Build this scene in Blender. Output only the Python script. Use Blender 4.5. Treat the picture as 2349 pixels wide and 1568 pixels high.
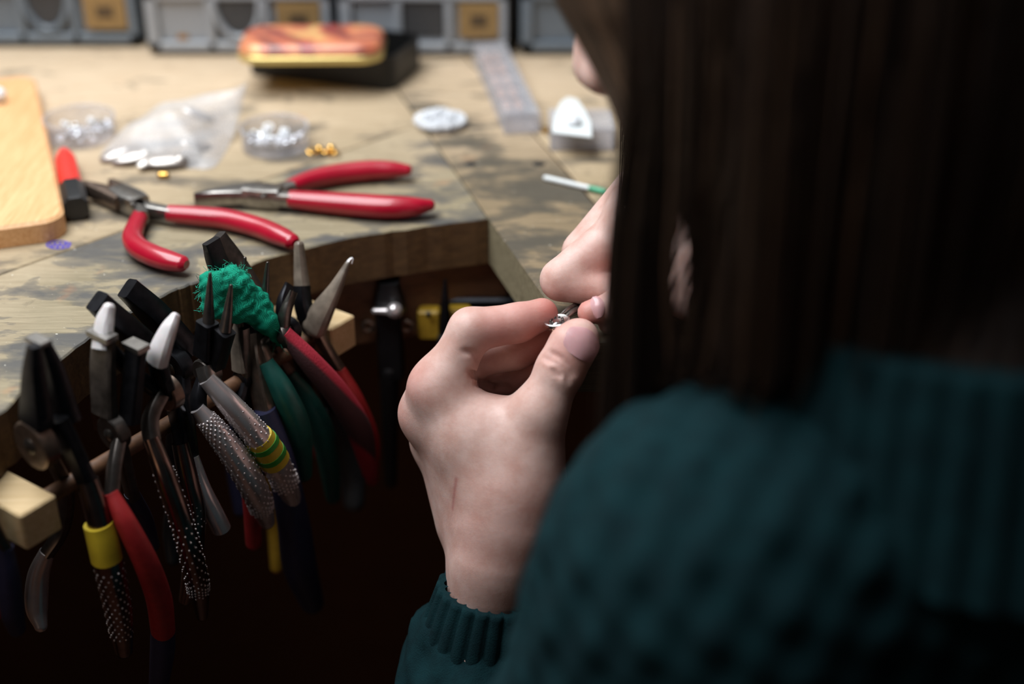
import bpy, math, random
import numpy as np
from mathutils import Vector, Matrix
random.seed(7); RNG = np.random.default_rng(7)
for o in list(bpy.data.objects): bpy.data.objects.remove(o)
scn = bpy.context.scene
COL = scn.collection

# ------------------------------------------------------------------ camera, world, lights, exposure
CAM_H, PITCH, LENS = 0.30, math.radians(30), 50.0
cd = bpy.data.cameras.new('camera'); cam = bpy.data.objects.new('camera', cd); COL.objects.link(cam)
cam.location = (0, 0, CAM_H); cam.rotation_euler = (math.pi/2 - PITCH, 0, 0)
cd.lens = LENS; cd.sensor_width = 36; cd.sensor_fit = 'HORIZONTAL'; cd.clip_start = 0.01
cd.dof.use_dof = True; cd.dof.focus_distance = 0.612; cd.dof.aperture_fstop = 3.2
scn.camera = cam
w = bpy.data.worlds.new('world'); scn.world = w; w.use_nodes = True
w.node_tree.nodes['Background'].inputs[0].default_value = (0.78, 0.88, 1.0, 1)
w.node_tree.nodes['Background'].inputs[1].default_value = 0.016

def area(name, loc, target, sx, sy, power, color):
    l = bpy.data.lights.new(name, 'AREA'); l.shape = 'RECTANGLE'; l.size = sx; l.size_y = sy
    l.energy = power; l.color = color
    o = bpy.data.objects.new(name, l); COL.objects.link(o); o.location = loc
    o.rotation_euler = (Vector(target) - Vector(loc)).to_track_quat('-Z', 'Y').to_euler()
    return o
area('bench_lamp', (-0.32, 0.62, 0.68), (-0.04, 0.60, 0), 0.85, 0.50, 13.2, (0.93, 0.97, 1.0))
area('room_lamp', (-0.9, -0.8, 0.25), (-0.1, 0.6, -0.2), 0.5, 0.5, 0.8, (1.0, 0.60, 0.36))
scn.view_settings.view_transform = 'Standard'; scn.view_settings.look = 'None'
scn.view_settings.gamma = 1.0; scn.view_settings.use_curve_mapping = False
scn.view_settings.exposure = 0.0

# ------------------------------------------------------------------ geometry helpers
F = LENS/36*2349; CX, CY = 1174.5, 784.0
C0 = np.array([0, 0, CAM_H]); FW = np.array([0, math.cos(PITCH), -math.sin(PITCH)])
UP = np.array([0, math.sin(PITCH), math.cos(PITCH)]); RT = np.array([1., 0, 0])
def ray(px, py): return FW + RT*(px-CX)/F + UP*(CY-py)/F
def P2(px, py, z=0.0):
    r = ray(px, py); return C0 + r*((z-CAM_H)/r[2])
def PD(px, py, d): return C0 + ray(px, py)*d
def PY(px, py, y):
    r = ray(px, py); return C0 + r*(y/r[1])
def dep(p): return float((np.asarray(p)-C0) @ FW)
R0 = np.array([-0.189, 0.448, -0.03]); RD = np.array([0.109, 0.142, 0.0]); RD = RD/np.linalg.norm(RD)
RN = np.array([RD[1], -RD[0], 0.0])                 # front side of the plier rack
ZZ = np.array([0, 0, 1.0])
def PR(px, py, off=0.0):
    r = ray(px, py); t = ((R0 - C0) @ RN + off)/(r @ RN); return C0 + r*t
def unit(v): v = np.asarray(v, float); return v/(np.linalg.norm(v)+1e-12)

def catmull(P, n):
    P = np.asarray(P, float)
    if len(P) < 3:
        t = np.linspace(0, 1, n)[:, None]; return P[0]*(1-t)+P[-1]*t
    Q = np.vstack([2*P[0]-P[1], P, 2*P[-1]-P[-2]]); out = []
    seg = len(P)-1
    for u in np.linspace(0, seg, n):
        i = min(int(u), seg-1); t = u-i; a, b, c, d = Q[i:i+4]
        out.append(0.5*((2*b)+(-a+c)*t+(2*a-5*b+4*c-d)*t*t+(-a+3*b-3*c+d)*t**3))
    return np.array(out)

def sweep(pts, ru, rv=None, upv=(0, 0, 1), n=24, sides=14, power=2.0, cap='round', capend=None, smoothpath=True):
    """tube along pts; ru / rv radii (scalar or list) across and along upv; returns verts, faces"""
    k = len(pts)
    ru = np.full(k, ru, float) if np.isscalar(ru) else np.asarray(ru, float)
    rv = ru if rv is None else (np.full(k, rv, float) if np.isscalar(rv) else np.asarray(rv, float))
    if smoothpath:
        P = catmull(pts, n); U = catmull(np.c_[ru, rv, rv], n)
        U = np.maximum(U, 1e-5); ru, rv = U[:, 0], U[:, 1]
    else:
        P = np.asarray(pts, float); n = k
    T = np.gradient(P, axis=0)
    if capend is None: capend = cap
    rings = []
    def frame(t):
        t = unit(t); v = np.asarray(upv, float); v = v - t*(v@t)
        if np.linalg.norm(v) < 1e-6: v = np.array([1., 0, 0]) - t*t[0]
        v = unit(v); return t, np.cross(v, t), v
    ang = np.linspace(0, 2*math.pi, sides, endpoint=False) + math.pi/sides
    cc, ss = np.cos(ang), np.sin(ang)
    ex = 2.0/power
    cu = np.sign(cc)*np.abs(cc)**ex; cv = np.sign(ss)*np.abs(ss)**ex
    def ring(p, a, b, f): rings.append(p + cu[:, None]*a*f[1] + cv[:, None]*b*f[2])
    f0, f1 = frame(T[0]), frame(T[-1])
    if cap == 'round':
        for s in (0.15, 0.5, 0.8):
            r = math.sqrt(1-(1-s)**2); ring(P[0]-f0[0]*min(ru[0], rv[0])*(1-s), ru[0]*r, rv[0]*r, f0)
    for i in range(n): ring(P[i], ru[i], rv[i], frame(T[i]))
    if capend == 'round':
        for s in (0.8, 0.5, 0.15):
            r = math.sqrt(1-(1-s)**2); ring(P[-1]+f1[0]*min(ru[-1], rv[-1])*(1-s), ru[-1]*r, rv[-1]*r, f1)
    V = np.vstack(rings); m = len(rings); Fc = []
    for i in range(m-1):
        for j in range(sides):
            j2 = (j+1) % sides
            Fc.append((i*sides+j, i*sides+j2, (i+1)*sides+j2, (i+1)*sides+j))
    Fc.append(tuple(range(sides-1, -1, -1))); Fc.append(tuple((m-1)*sides+j for j in range(sides)))
    return V, Fc

def lathe(prof, centre, n=40, sx=1.0, sy=1.0):
    V, Fc = [], []; k = len(prof)
    for i in range(n):
        a = 2*math.pi*i/n
        for r, z in prof: V.append((centre[0]+r*math.cos(a)*sx, centre[1]+r*math.sin(a)*sy, centre[2]+z))
    for i in range(n):
        i2 = (i+1) % n
        for j in range(k-1): Fc.append((i*k+j, i2*k+j, i2*k+j+1, i*k+j+1))
    return np.array(V), Fc

def box(c, s, ax=None, bev=0.0):
    """rounded-edge box centred c, half sizes s, axes ax (3x3 rows)"""
    ax = np.eye(3) if ax is None else np.asarray(ax)
    c = np.asarray(c, float); s = np.asarray(s, float); b = min(bev, min(s)*0.6)
    if b <= 0:
        V = [c + ax.T @ (s*np.array(k)) for k in [(-1,-1,-1),(1,-1,-1),(1,1,-1),(-1,1,-1),(-1,-1,1),(1,-1,1),(1,1,1),(-1,1,1)]]
        return np.array(V), [(3,2,1,0),(4,5,6,7),(0,1,5,4),(1,2,6,5),(2,3,7,6),(3,0,4,7)]
    V, idx = [], {}
    sg = [(x, y, z) for x in (-1, 1) for y in (-1, 1) for z in (-1, 1)]
    for q in sg:
        q = np.array(q)
        for a in range(3):
            p = q*(s-b); p = p.astype(float); p[a] = q[a]*s[a]
            idx[(tuple(q), a)] = len(V); V.append(c + ax.T @ p)
    Fc = []
    for a in range(3):
        o = [k for k in range(3) if k != a]
        for sa in (-1, 1):
            f = []
            for (u, v) in ((-1,-1),(1,-1),(1,1),(-1,1)):
                q = [0, 0, 0]; q[a] = sa; q[o[0]] = u; q[o[1]] = v; f.append(idx[(tuple(q), a)])
            Fc.append(tuple(f))
        for u in (-1, 1):
            for v in (-1, 1):
                q0 = [0, 0, 0]; q0[a] = -1; q0[o[0]] = u; q0[o[1]] = v; q1 = list(q0); q1[a] = 1
                Fc.append((idx[(tuple(q0), o[0])], idx[(tuple(q1), o[0])], idx[(tuple(q1), o[1])], idx[(tuple(q0), o[1])]))
    for q in sg: Fc.append(tuple(idx[(q, a)] for a in range(3)))
    return np.array(V), Fc

def prism(poly, z0, z1, bev=0.0):
    """extruded polygon (list of xy) with small top chamfer"""
    poly = np.asarray(poly, float); n = len(poly)
    area2 = np.sum(poly[:, 0]*np.roll(poly[:, 1], -1) - np.roll(poly[:, 0], -1)*poly[:, 1])
    if area2 < 0: poly = poly[::-1]
    rings = [(poly, z0)]
    if bev > 0:
        e = np.roll(poly, -1, 0)-poly; e /= np.linalg.norm(e, axis=1)[:, None]
        nr = np.c_[e[:, 1], -e[:, 0]]; m = nr + np.roll(nr, 1, 0)
        m = m/np.maximum((m*nr).sum(1), 0.3)[:, None]
        rings += [(poly, z1-bev), (poly - m*bev, z1)]
    else: rings += [(poly, z1)]
    V = np.vstack([np.c_[p, np.full(n, z)] for p, z in rings]); Fc = []
    for i in range(len(rings)-1):
        for j in range(n): j2 = (j+1) % n; Fc.append((i*n+j, i*n+j2, (i+1)*n+j2, (i+1)*n+j))
    Fc.append(tuple(range(n-1, -1, -1))); Fc.append(tuple((len(rings)-1)*n+j for j in range(n)))
    return V, Fc

def roundrect(w, d, r, n=6):
    out = []
    for cx, cy, a0 in ((w-r, d-r, 0), (-w+r, d-r, 90), (-w+r, -d+r, 180), (w-r, -d+r, 270)):
        for k in range(n+1):
            a = math.radians(a0+90*k/n); out.append((cx+r*math.cos(a), cy+r*math.sin(a)))
    return np.array(out)
def xf2(poly, c, ang):
    ca, sa = math.cos(ang), math.sin(ang); poly = np.asarray(poly)
    return np.c_[c[0]+poly[:, 0]*ca-poly[:, 1]*sa, c[1]+poly[:, 0]*sa+poly[:, 1]*ca]

def sphere(c, r, seg=12, rings=8, scale=(1, 1, 1), ax=None):
    V, Fc = [], []; ax = np.eye(3) if ax is None else np.asarray(ax)
    for i in range(rings+1):
        t = math.pi*i/rings
        for j in range(seg):
            a = 2*math.pi*j/seg
            l = np.array([math.sin(t)*math.cos(a)*scale[0], math.sin(t)*math.sin(a)*scale[1], math.cos(t)*scale[2]])*r
            V.append(np.asarray(c)+ax.T@l)
    for i in range(rings):
        for j in range(seg):
            j2 = (j+1) % seg; Fc.append((i*seg+j, (i+1)*seg+j, (i+1)*seg+j2, i*seg+j2))
    return np.array(V), Fc

def torus(c, R, r, ax=None, n=24, m=8):
    ax = np.eye(3) if ax is None else np.asarray(ax); V, Fc = [], []
    for i in range(n):
        a = 2*math.pi*i/n
        for j in range(m):
            b = 2*math.pi*j/m
            V.append(np.asarray(c)+ax.T@np.array([(R+r*math.cos(b))*math.cos(a), (R+r*math.cos(b))*math.sin(a), r*math.sin(b)]))
    for i in range(n):
        for j in range(m): Fc.append((i*m+j, ((i+1)%n)*m+j, ((i+1)%n)*m+(j+1)%m, i*m+(j+1)%m))
    return np.array(V), Fc

def merge(*parts):
    V, Fc, o = [], [], 0
    for v, f in parts:
        V.append(np.asarray(v)); Fc += [tuple(i+o for i in q) for q in f]; o += len(v)
    return np.vstack(V), Fc

def mk(name, geo, mat, parent=None, origin=(0, 0, 0), smooth=True, kind=None, angle=40):
    V, Fc = geo; me = bpy.data.meshes.new(name); V = np.asarray(V, float) - np.asarray(origin)
    if isinstance(Fc, np.ndarray):
        me.vertices.add(len(V)); me.vertices.foreach_set('co', V.astype(np.float32).ravel())
        me.loops.add(Fc.size); me.loops.foreach_set('vertex_index', Fc.astype(np.int32).ravel())
        me.polygons.add(len(Fc)); me.polygons.foreach_set('loop_start', np.arange(0, Fc.size, Fc.shape[1], dtype=np.int32))
        me.update(calc_edges=True)
    else:
        me.from_pydata(V.tolist(), [], Fc); me.update()
    me.materials.append(mat)
    if smooth:
        me.polygons.foreach_set('use_smooth', np.ones(len(me.polygons), bool))
        if angle and len(me.polygons) < 60000: me.set_sharp_from_angle(angle=math.radians(angle))
    o = bpy.data.objects.new(name, me); COL.objects.link(o)
    if parent is not None: o.parent = parent
    else: o.location = origin
    if kind: o['kind'] = kind
    return o
def thing(name, label, cat, loc, group=None):
    o = bpy.data.objects.new(name, None); COL.objects.link(o); o.location = loc; o.empty_display_size = 0.01
    o['label'] = label; o['category'] = cat
    if group: o['group'] = group
    return o
def tag(o, label, cat, group=None, kind=None):
    o['label'] = label; o['category'] = cat
    if group: o['group'] = group
    if kind: o['kind'] = kind
    return o
class Thing:
    """empty + parts given in world coordinates"""
    def __init__(s, name, label, cat, loc, group=None):
        s.loc = np.asarray(loc, float); s.o = thing(name, label, cat, tuple(s.loc), group)
    def part(s, name, geo, mat, parent=None, **k): return mk(name, geo, mat, parent or s.o, s.loc, **k)

# ------------------------------------------------------------------ materials
def srgb(r, g, b):
    f = lambda c: (c/255/12.92 if c/255 <= 0.04045 else ((c/255+0.055)/1.055)**2.4)
    return (f(r), f(g), f(b), 1)
class M:
    def __init__(s, name):
        s.m = bpy.data.materials.new(name); s.m.use_nodes = True; s.nt = s.m.node_tree
        s.b = s.nt.nodes['Principled BSDF']; s.out = s.nt.nodes['Material Output']; s._c = None
    def n(s, t, **k):
        x = s.nt.nodes.new(t)
        for a, v in k.items():
            if a.startswith('i_'):
                key = a[2:]; key = int(key) if key.isdigit() else key.replace('_', ' ')
                x.inputs[key].default_value = v
            else: setattr(x, a, v)
        return x
    def l(s, a, b): s.nt.links.new(a, b)
    def coord(s, rot=0, scale=(1, 1, 1), geo=True):
        t = s.n('ShaderNodeNewGeometry') if geo else s.n('ShaderNodeTexCoord')
        m = s.n('ShaderNodeMapping'); m.inputs['Rotation'].default_value = (0, 0, rot) if np.isscalar(rot) else rot
        m.inputs['Scale'].default_value = scale
        s.l(t.outputs['Position' if geo else 'Object'], m.inputs[0]); return m.outputs[0]
    def noise(s, vec, scale, detail=4, rough=0.55, dist=0):
        x = s.n('ShaderNodeTexNoise'); x.inputs['Scale'].default_value = scale; x.inputs['Detail'].default_value = detail
        x.inputs['Roughness'].default_value = rough; x.inputs['Distortion'].default_value = dist
        s.l(vec, x.inputs['Vector']); return x.outputs['Fac']
    def ramp(s, fac, stops):
        r = s.n('ShaderNodeValToRGB'); e = r.color_ramp.elements
        while len(e) < len(stops): e.new(0.5)
        for k, (p, c) in enumerate(stops): e[k].position = p; e[k].color = c if len(c) == 4 else (*c, 1)
        s.l(fac, r.inputs[0]); return r.outputs[0]
    def mix(s, fac, a, b):
        x = s.n('ShaderNodeMix', data_type='RGBA')
        for v, i in ((fac, 0), (a, 6), (b, 7)):
            if hasattr(v, 'is_linked') or isinstance(v, bpy.types.NodeSocket): s.l(v, x.inputs[i])
            else: x.inputs[i].default_value = v
        return x.outputs[2]
    def math(s, op, a, b=None):
        x = s.n('ShaderNodeMath', operation=op)
        for v, i in ((a, 0), (b, 1)):
            if v is None: continue
            if isinstance(v, bpy.types.NodeSocket): s.l(v, x.inputs[i])
            else: x.inputs[i].default_value = v
        return x.outputs[0]
    def bump(s, h, strength=0.3, dist=0.001):
        x = s.n('ShaderNodeBump'); x.inputs['Strength'].default_value = strength; x.inputs['Distance'].default_value = dist
        s.l(h, x.inputs['Height']); s.l(x.outputs[0], s.b.inputs['Normal']); return x
    def set(s, **k):
        for a, v in k.items():
            key = a.replace('_', ' '); i = s.b.inputs[key]
            if isinstance(v, bpy.types.NodeSocket): s.l(v, i)
            else: i.default_value = v
        return s
W1, B0 = (1, 1, 1, 1), (0, 0, 0, 1)

def simple(name, col, rough=0.5, metal=0.0, var=0.15, nscale=250, bump=0.0, **k):
    m = M(name); v = m.coord(); f = m.noise(v, nscale, 3)
    c2 = tuple(min(1, c*(1+var)+0.002) for c in col[:3]) + (1,); c1 = tuple(c*(1-var) for c in col[:3]) + (1,)
    m.set(Base_Color=m.ramp(f, [(0.3, c1), (0.7, c2)]), Roughness=rough, Metallic=metal, **k)
    if bump: m.bump(f, bump, 0.0004)
    return m.m

def wood_bench(name, ang, far_l, far_d, near_l, near_d, stainc, thr, seed):
    """plank: pale far off; work grime and painted light falloff darken it near the cut-out"""
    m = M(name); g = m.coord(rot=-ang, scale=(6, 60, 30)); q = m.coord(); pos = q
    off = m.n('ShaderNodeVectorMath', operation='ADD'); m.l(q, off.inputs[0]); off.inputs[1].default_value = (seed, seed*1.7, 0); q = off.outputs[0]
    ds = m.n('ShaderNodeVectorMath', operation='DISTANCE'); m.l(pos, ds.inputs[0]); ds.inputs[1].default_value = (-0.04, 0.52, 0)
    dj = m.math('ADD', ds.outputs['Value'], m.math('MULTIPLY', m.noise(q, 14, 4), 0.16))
    dirt_and_falloff = m.ramp(dj, [(0.23, W1), (0.44, B0)])  # work grime plus lamp falloff put into the colour, darker near the cut-out
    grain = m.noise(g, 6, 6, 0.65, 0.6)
    base = m.mix(dirt_and_falloff, m.ramp(grain, [(0.25, far_d), (0.72, far_l)]), m.ramp(grain, [(0.25, near_d), (0.72, near_l)]))
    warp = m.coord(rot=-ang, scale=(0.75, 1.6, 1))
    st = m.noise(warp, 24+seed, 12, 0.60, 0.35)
    st = m.math('ADD', st, m.math('MULTIPLY', dirt_and_falloff, 0.11))
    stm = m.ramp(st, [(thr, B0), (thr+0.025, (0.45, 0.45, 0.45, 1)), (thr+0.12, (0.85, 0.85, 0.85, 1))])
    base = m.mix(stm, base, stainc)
    st2 = m.noise(q, 55, 6, 0.7, 0.2)
    base = m.mix(m.ramp(st2, [(0.60, B0), (0.72, (0.5, 0.5, 0.5, 1))]), base, srgb(70, 62, 50))
    st3 = m.noise(q, 33, 3, 0.5, 0.1)
    base = m.mix(m.ramp(st3, [(0.66, B0), (0.78, (0.4, 0.4, 0.4, 1))]), base, srgb(186, 116, 66))
    fl = m.noise(q, 420, 2, 0.5)
    base = m.mix(m.ramp(fl, [(0.72, B0), (0.76, (0.6, 0.6, 0.6, 1))]), base, srgb(225, 220, 205))
    m.set(Base_Color=base, Roughness=0.62, Specular_IOR_Level=0.3)
    m.bump(m.math('ADD', grain, m.noise(q, 300, 3)), 0.35, 0.0006)
    return m.m
GA = math.atan2(0.187, 0.181); RA = math.atan2(-0.954, 0.3)
CL = (srgb(210, 188, 160), srgb(186, 160, 130))
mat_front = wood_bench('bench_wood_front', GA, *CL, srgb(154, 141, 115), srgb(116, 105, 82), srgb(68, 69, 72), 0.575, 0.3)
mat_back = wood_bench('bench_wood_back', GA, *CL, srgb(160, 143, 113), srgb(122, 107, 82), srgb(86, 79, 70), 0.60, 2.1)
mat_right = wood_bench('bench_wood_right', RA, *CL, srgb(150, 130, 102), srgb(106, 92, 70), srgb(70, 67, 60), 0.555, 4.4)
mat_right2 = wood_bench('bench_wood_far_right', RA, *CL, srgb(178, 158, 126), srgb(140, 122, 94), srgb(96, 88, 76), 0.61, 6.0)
def wood_plain(name, c1, c2, rot, rough=0.6, sc=(4, 50, 50)):
    m = M(name); g = m.noise(m.coord(rot=rot, scale=sc), 8, 5, 0.6, 0.8)
    m.set(Base_Color=m.ramp(g, [(0.3, c1), (0.7, c2)]), Roughness=rough); m.bump(g, 0.3, 0.0004); return m.m
mat_edge = wood_plain('edge_grain_brown', srgb(78, 56, 34), srgb(112, 84, 52), -0.4)
mat_edge_grey = wood_plain('edge_grain_grey', srgb(104, 94, 72), srgb(136, 126, 100), -1.2)
mat_under = wood_plain('under_wood_brown', srgb(84, 56, 36), srgb(112, 76, 50), 0)
mat_block = wood_plain('pale_pine', srgb(188, 158, 114), srgb(208, 182, 140), 0.6)
mat_bamboo = wood_plain('bamboo_board', srgb(206, 150, 98), srgb(232, 184, 134), 0.06, 0.45, (90, 5, 60))
mat_floor = wood_plain('floor_wood_brown', srgb(78, 46, 30), srgb(112, 68, 44), 0.5, 0.6, (2, 14, 1))
mat_wall = simple('wall_paint', srgb(150, 146, 140), 0.9, nscale=30)
mat_black_steel = simple('black_steel', srgb(34, 34, 38), 0.38, 0.75, 0.3)
mat_steel = simple('worn_steel', srgb(150, 146, 142), 0.30, 0.95, 0.2)
mat_dark_steel = simple('dark_steel', srgb(92, 86, 82), 0.36, 0.9, 0.25)
mat_chrome = simple('chrome', srgb(216, 208, 208), 0.24, 0.7, 0.06)
mat_bronze = simple('tarnished_steel', srgb(126, 108, 96), 0.34, 0.85, 0.25)
mat_red = simple('red_vinyl', srgb(164, 14, 40), 0.28, 0, 0.08, 60, 0.0, Coat_Weight=0.35)
mat_red_orange = simple('red_orange_plastic', srgb(232, 52, 42), 0.42, 0, 0.06)
mat_red_dull = simple('red_rubber', srgb(158, 34, 36), 0.5, 0, 0.15)
mat_black_pl = simple('black_plastic', srgb(22, 22, 24), 0.4)
mat_navy = simple('navy_rubber', srgb(34, 36, 66), 0.55)
mat_green_dk = simple('dark_green_rubber', srgb(18, 78, 70), 0.45)
mat_grey_rub = simple('dark_grey_rubber', srgb(58, 60, 62), 0.6)
mat_yellow = simple('yellow_tape', srgb(205, 178, 44), 0.5, 0, 0.1, 120, 0.2)
mat_yellow_dk = simple('ochre_plastic', srgb(176, 140, 40), 0.5)
mat_greentape = simple('green_tape', srgb(48, 140, 44), 0.5)
mat_nylon = simple('white_nylon', srgb(214, 208, 208), 0.35, 0, 0.05, Subsurface_Weight=0.2, Subsurface_Scale=0.002)
mat_duct = simple('grimy_clear_tape', srgb(120, 108, 96), 0.3, 0, 0.4, 120, 0.4)
mat_plate = simple('pitted_plate', srgb(70, 62, 56), 0.42, 0.5, 0.45, 160, 0.5)
mat_gold = simple('gold', srgb(214, 168, 90), 0.25, 1.0, 0.1)
mat_silver = simple('silver', srgb(226, 226, 228), 0.2, 1.0, 0.1)
mat_charm = simple('matte_silver', srgb(190, 182, 176), 0.36, 0.8, 0.12)
mat_white = simple('white_card', srgb(226, 230, 230), 0.5, 0, 0.03)
mat_bead = simple('white_glass_bead', srgb(232, 234, 238), 0.15, 0, 0.04)
mat_tin_black = simple('black_tin', srgb(18, 18, 18), 0.45, 0.2)
mat_goldrim = simple('gold_rim', srgb(216, 196, 128), 0.3, 0.7, 0.06)
mat_label = simple('brown_paper', srgb(146, 116, 72), 0.8, 0, 0.1)
mat_ink = simple('dark_ink', srgb(84, 66, 44), 0.8)
mat_cab = simple('cabinet_dark', srgb(44, 52, 58), 0.5)
mat_drawer = simple('smoky_plastic', srgb(104, 114, 124), 0.3, 0, 0.06, 20)
mat_drawer_lt = simple('frosted_plastic', srgb(148, 152, 158), 0.3, 0, 0.05, 20)
mat_recess = simple('recess_dark', srgb(60, 60, 62), 0.6)
mat_purple = simple('purple_ink', srgb(76, 62, 150), 0.6)
mat_peach = simple('peach_bead', srgb(232, 176, 140), 0.4)
mat_greenfix = simple('green_plastic', srgb(70, 160, 120), 0.4)

def clear(name, tint=(0.93, 0.93, 0.95, 1), milky=0.12, rough=0.12, gl_=0.5):
    m = M(name); t = m.n('ShaderNodeBsdfTransparent'); t.inputs[0].default_value = tint
    g = m.n('ShaderNodeBsdfGlossy'); g.inputs['Roughness'].default_value = rough
    d = m.n('ShaderNodeBsdfDiffuse'); d.inputs[0].default_value = (0.95, 0.95, 0.97, 1)
    tr = m.n('ShaderNodeBsdfTranslucent'); tr.inputs[0].default_value = (0.95, 0.95, 0.97, 1)
    a0 = m.n('ShaderNodeMixShader'); a0.inputs[0].default_value = 0.3; m.l(d.outputs[0], a0.inputs[1]); m.l(tr.outputs[0], a0.inputs[2])
    a = m.n('ShaderNodeMixShader'); f = m.noise(m.coord(), 60, 3)
    m.l(m.math('MULTIPLY', f, 2*milky), a.inputs[0]); m.l(t.outputs[0], a.inputs[1]); m.l(a0.outputs[0], a.inputs[2])
    lw_ = m.n('ShaderNodeLayerWeight'); fo = m.math('ADD', m.math('MULTIPLY', m.math('POWER', lw_.outputs['Facing'], 4.0), gl_), 0.03)
    b = m.n('ShaderNodeMixShader'); m.l(fo, b.inputs[0]); m.l(a.outputs[0], b.inputs[1]); m.l(g.outputs[0], b.inputs[2])
    m.l(b.outputs[0], m.out.inputs[0]); return m.m
mat_clear = clear('clear_plastic')
mat_clear_milky = clear('milky_plastic', (0.95, 0.95, 0.97, 1), 0.18, 0.3, 0.2)
mat_bag = clear('bag_film', (0.97, 0.97, 0.98, 1), 0.27, 0.28, 0.25)

# textured chrome for the studded grips
m = M('studded_chrome'); vo = m.n('ShaderNodeTexVoronoi'); vo.inputs['Scale'].default_value = 700; m.l(m.coord(), vo.inputs['Vector'])
m.set(Base_Color=srgb(214, 204, 204), Metallic=0.5, Roughness=0.3); m.bump(vo.outputs['Distance'], 0.6, 0.0005); mat_stud = m.m
mat_stud_dk = simple('studded_dark_chrome', srgb(120, 104, 98), 0.24, 1.0, 0.15)

# fabric wrapped red grip
m = M('red_fabric_wrap'); wv = m.n('ShaderNodeTexWave', bands_direction='DIAGONAL'); wv.inputs['Scale'].default_value = 12; wv.inputs['Distortion'].default_value = 1.2
m.l(m.coord(), wv.inputs['Vector']); f = m.noise(m.coord(), 900, 2)
m.set(Base_Color=m.mix(m.ramp(wv.outputs['Fac'], [(0.25, B0), (0.4, W1)]), srgb(66, 34, 38), srgb(168, 34, 54)), Roughness=0.85); m.bump(f, 0.4, 0.0005); mat_fabric_red = m.m

# printed tin lid: abstract warm swirls
m = M('printed_lid'); v = m.coord(); nn = m.noise(v, 26, 3, 0.5, 1.6)
m.set(Base_Color=m.ramp(nn, [(0.30, srgb(214, 192, 120)), (0.42, srgb(206, 132, 92)), (0.5, srgb(190, 104, 78)), (0.58, srgb(116, 66, 60)), (0.66, srgb(184, 80, 76)), (0.78, srgb(214, 168, 124))]), Roughness=0.35, Coat_Weight=0.3); mat_lid = m.m

# skin, with redness painted per vertex as the skin's own colour
m = M('skin'); at = m.n('ShaderNodeAttribute', attribute_name='redness'); at2 = m.n('ShaderNodeAttribute', attribute_name='scar')
n1 = m.noise(m.coord(), 90, 4, 0.6); n2 = m.noise(m.coord(), 700, 3, 0.6)
c = m.ramp(n1, [(0.35, srgb(196, 156, 144)), (0.65, srgb(214, 181, 171))])
c = m.mix(at.outputs['Fac'], c, srgb(190, 108, 98)); c = m.mix(at2.outputs['Fac'], c, srgb(160, 84, 84))
m.set(Base_Color=c, Roughness=0.48, Specular_IOR_Level=0.4, Subsurface_Weight=0.25, Subsurface_Radius=(0.006, 0.0025, 0.0015), Subsurface_Scale=0.5)
m.bump(m.math('ADD', n2, m.noise(m.coord(), 2200, 2)), 0.16, 0.0004); mat_skin = m.m
mat_nail = simple('fingernail', srgb(206, 158, 160), 0.22, 0, 0.06, 120, Subsurface_Weight=0.15, Subsurface_Scale=0.003)
# hair
m = M('brown_hair'); at = m.n('ShaderNodeAttribute', attribute_name='strand')
m.set(Base_Color=m.ramp(at.outputs['Fac'], [(0, srgb(22, 15, 12)), (0.6, srgb(42, 30, 23)), (1, srgb(92, 68, 51))]), Roughness=0.38, Specular_IOR_Level=0.5); mat_hair = m.m
# knit
m = M('teal_wool'); n2 = m.noise(m.coord(), 1500, 3, 0.7); n1 = m.noise(m.coord(), 120, 3)
m.set(Base_Color=m.ramp(n1, [(0.3, srgb(11, 32, 36)), (0.7, srgb(15, 43, 47))]), Roughness=0.95, Specular_IOR_Level=0.1, Sheen_Weight=0.0)
m.bump(n2, 0.6, 0.001); mat_wool = m.m
# gauze
m = M('green_gauze'); q1 = m.n('ShaderNodeTexWave', bands_direction='X'); q1.inputs['Scale'].default_value = 800; m.l(m.coord(rot=(0.5, 0.2, 0.6)), q1.inputs['Vector']); q1.inputs['Distortion'].default_value = 1.5; q1.inputs['Detail Scale'].default_value = 0.4
q2 = m.n('ShaderNodeTexWave', bands_direction='Z'); q2.inputs['Scale'].default_value = 800; m.l(m.coord(rot=(0.5, 0.2, 0.6)), q2.inputs['Vector']); q2.inputs['Distortion'].default_value = 1.5; q2.inputs['Detail Scale'].default_value = 0.4
h = m.math('MAXIMUM', q1.outputs['Fac'], q2.outputs['Fac'])
m.set(Base_Color=m.ramp(h, [(0.3, srgb(4, 84, 66)), (0.9, srgb(30, 160, 128))]), Roughness=0.9, Specular_IOR_Level=0.1); m.bump(h, 0.5, 0.0004); mat_gauze = m.m
mat_thread = simple('green_thread', srgb(26, 150, 122), 0.9)

# ------------------------------------------------------------------ implicit surfaces (smooth blended cones, meshed)
def cone_d(P, a, b, ra, rb):
    ab = b-a; t = np.clip(((P-a) @ ab)/(ab@ab+1e-12), 0, 1)
    d = P - a - t[:, None]*ab
    return np.sqrt((d*d).sum(1)) - (ra + (rb-ra)*t)
def ell_d(P, c, ax, r):
    q = (P-c) @ np.asarray(ax).T / r; k = np.sqrt((q*q).sum(1))
    g = np.sqrt(((q/r)**2).sum(1))
    return k*(k-1)/np.maximum(g, 1e-9)
def smin(a, b, k):
    h = np.clip(0.5+0.5*(b-a)/k, 0, 1); return b + (a-b)*h - k*h*(1-h)
def smax(a, b, k): return -smin(-a, -b, k)
def chain(P, prims, k):
    d = None
    for (a, b, ra, rb) in prims:
        e = cone_d(P, a, b, ra, rb); d = e if d is None else smin(d, e, k)
    return d

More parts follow.
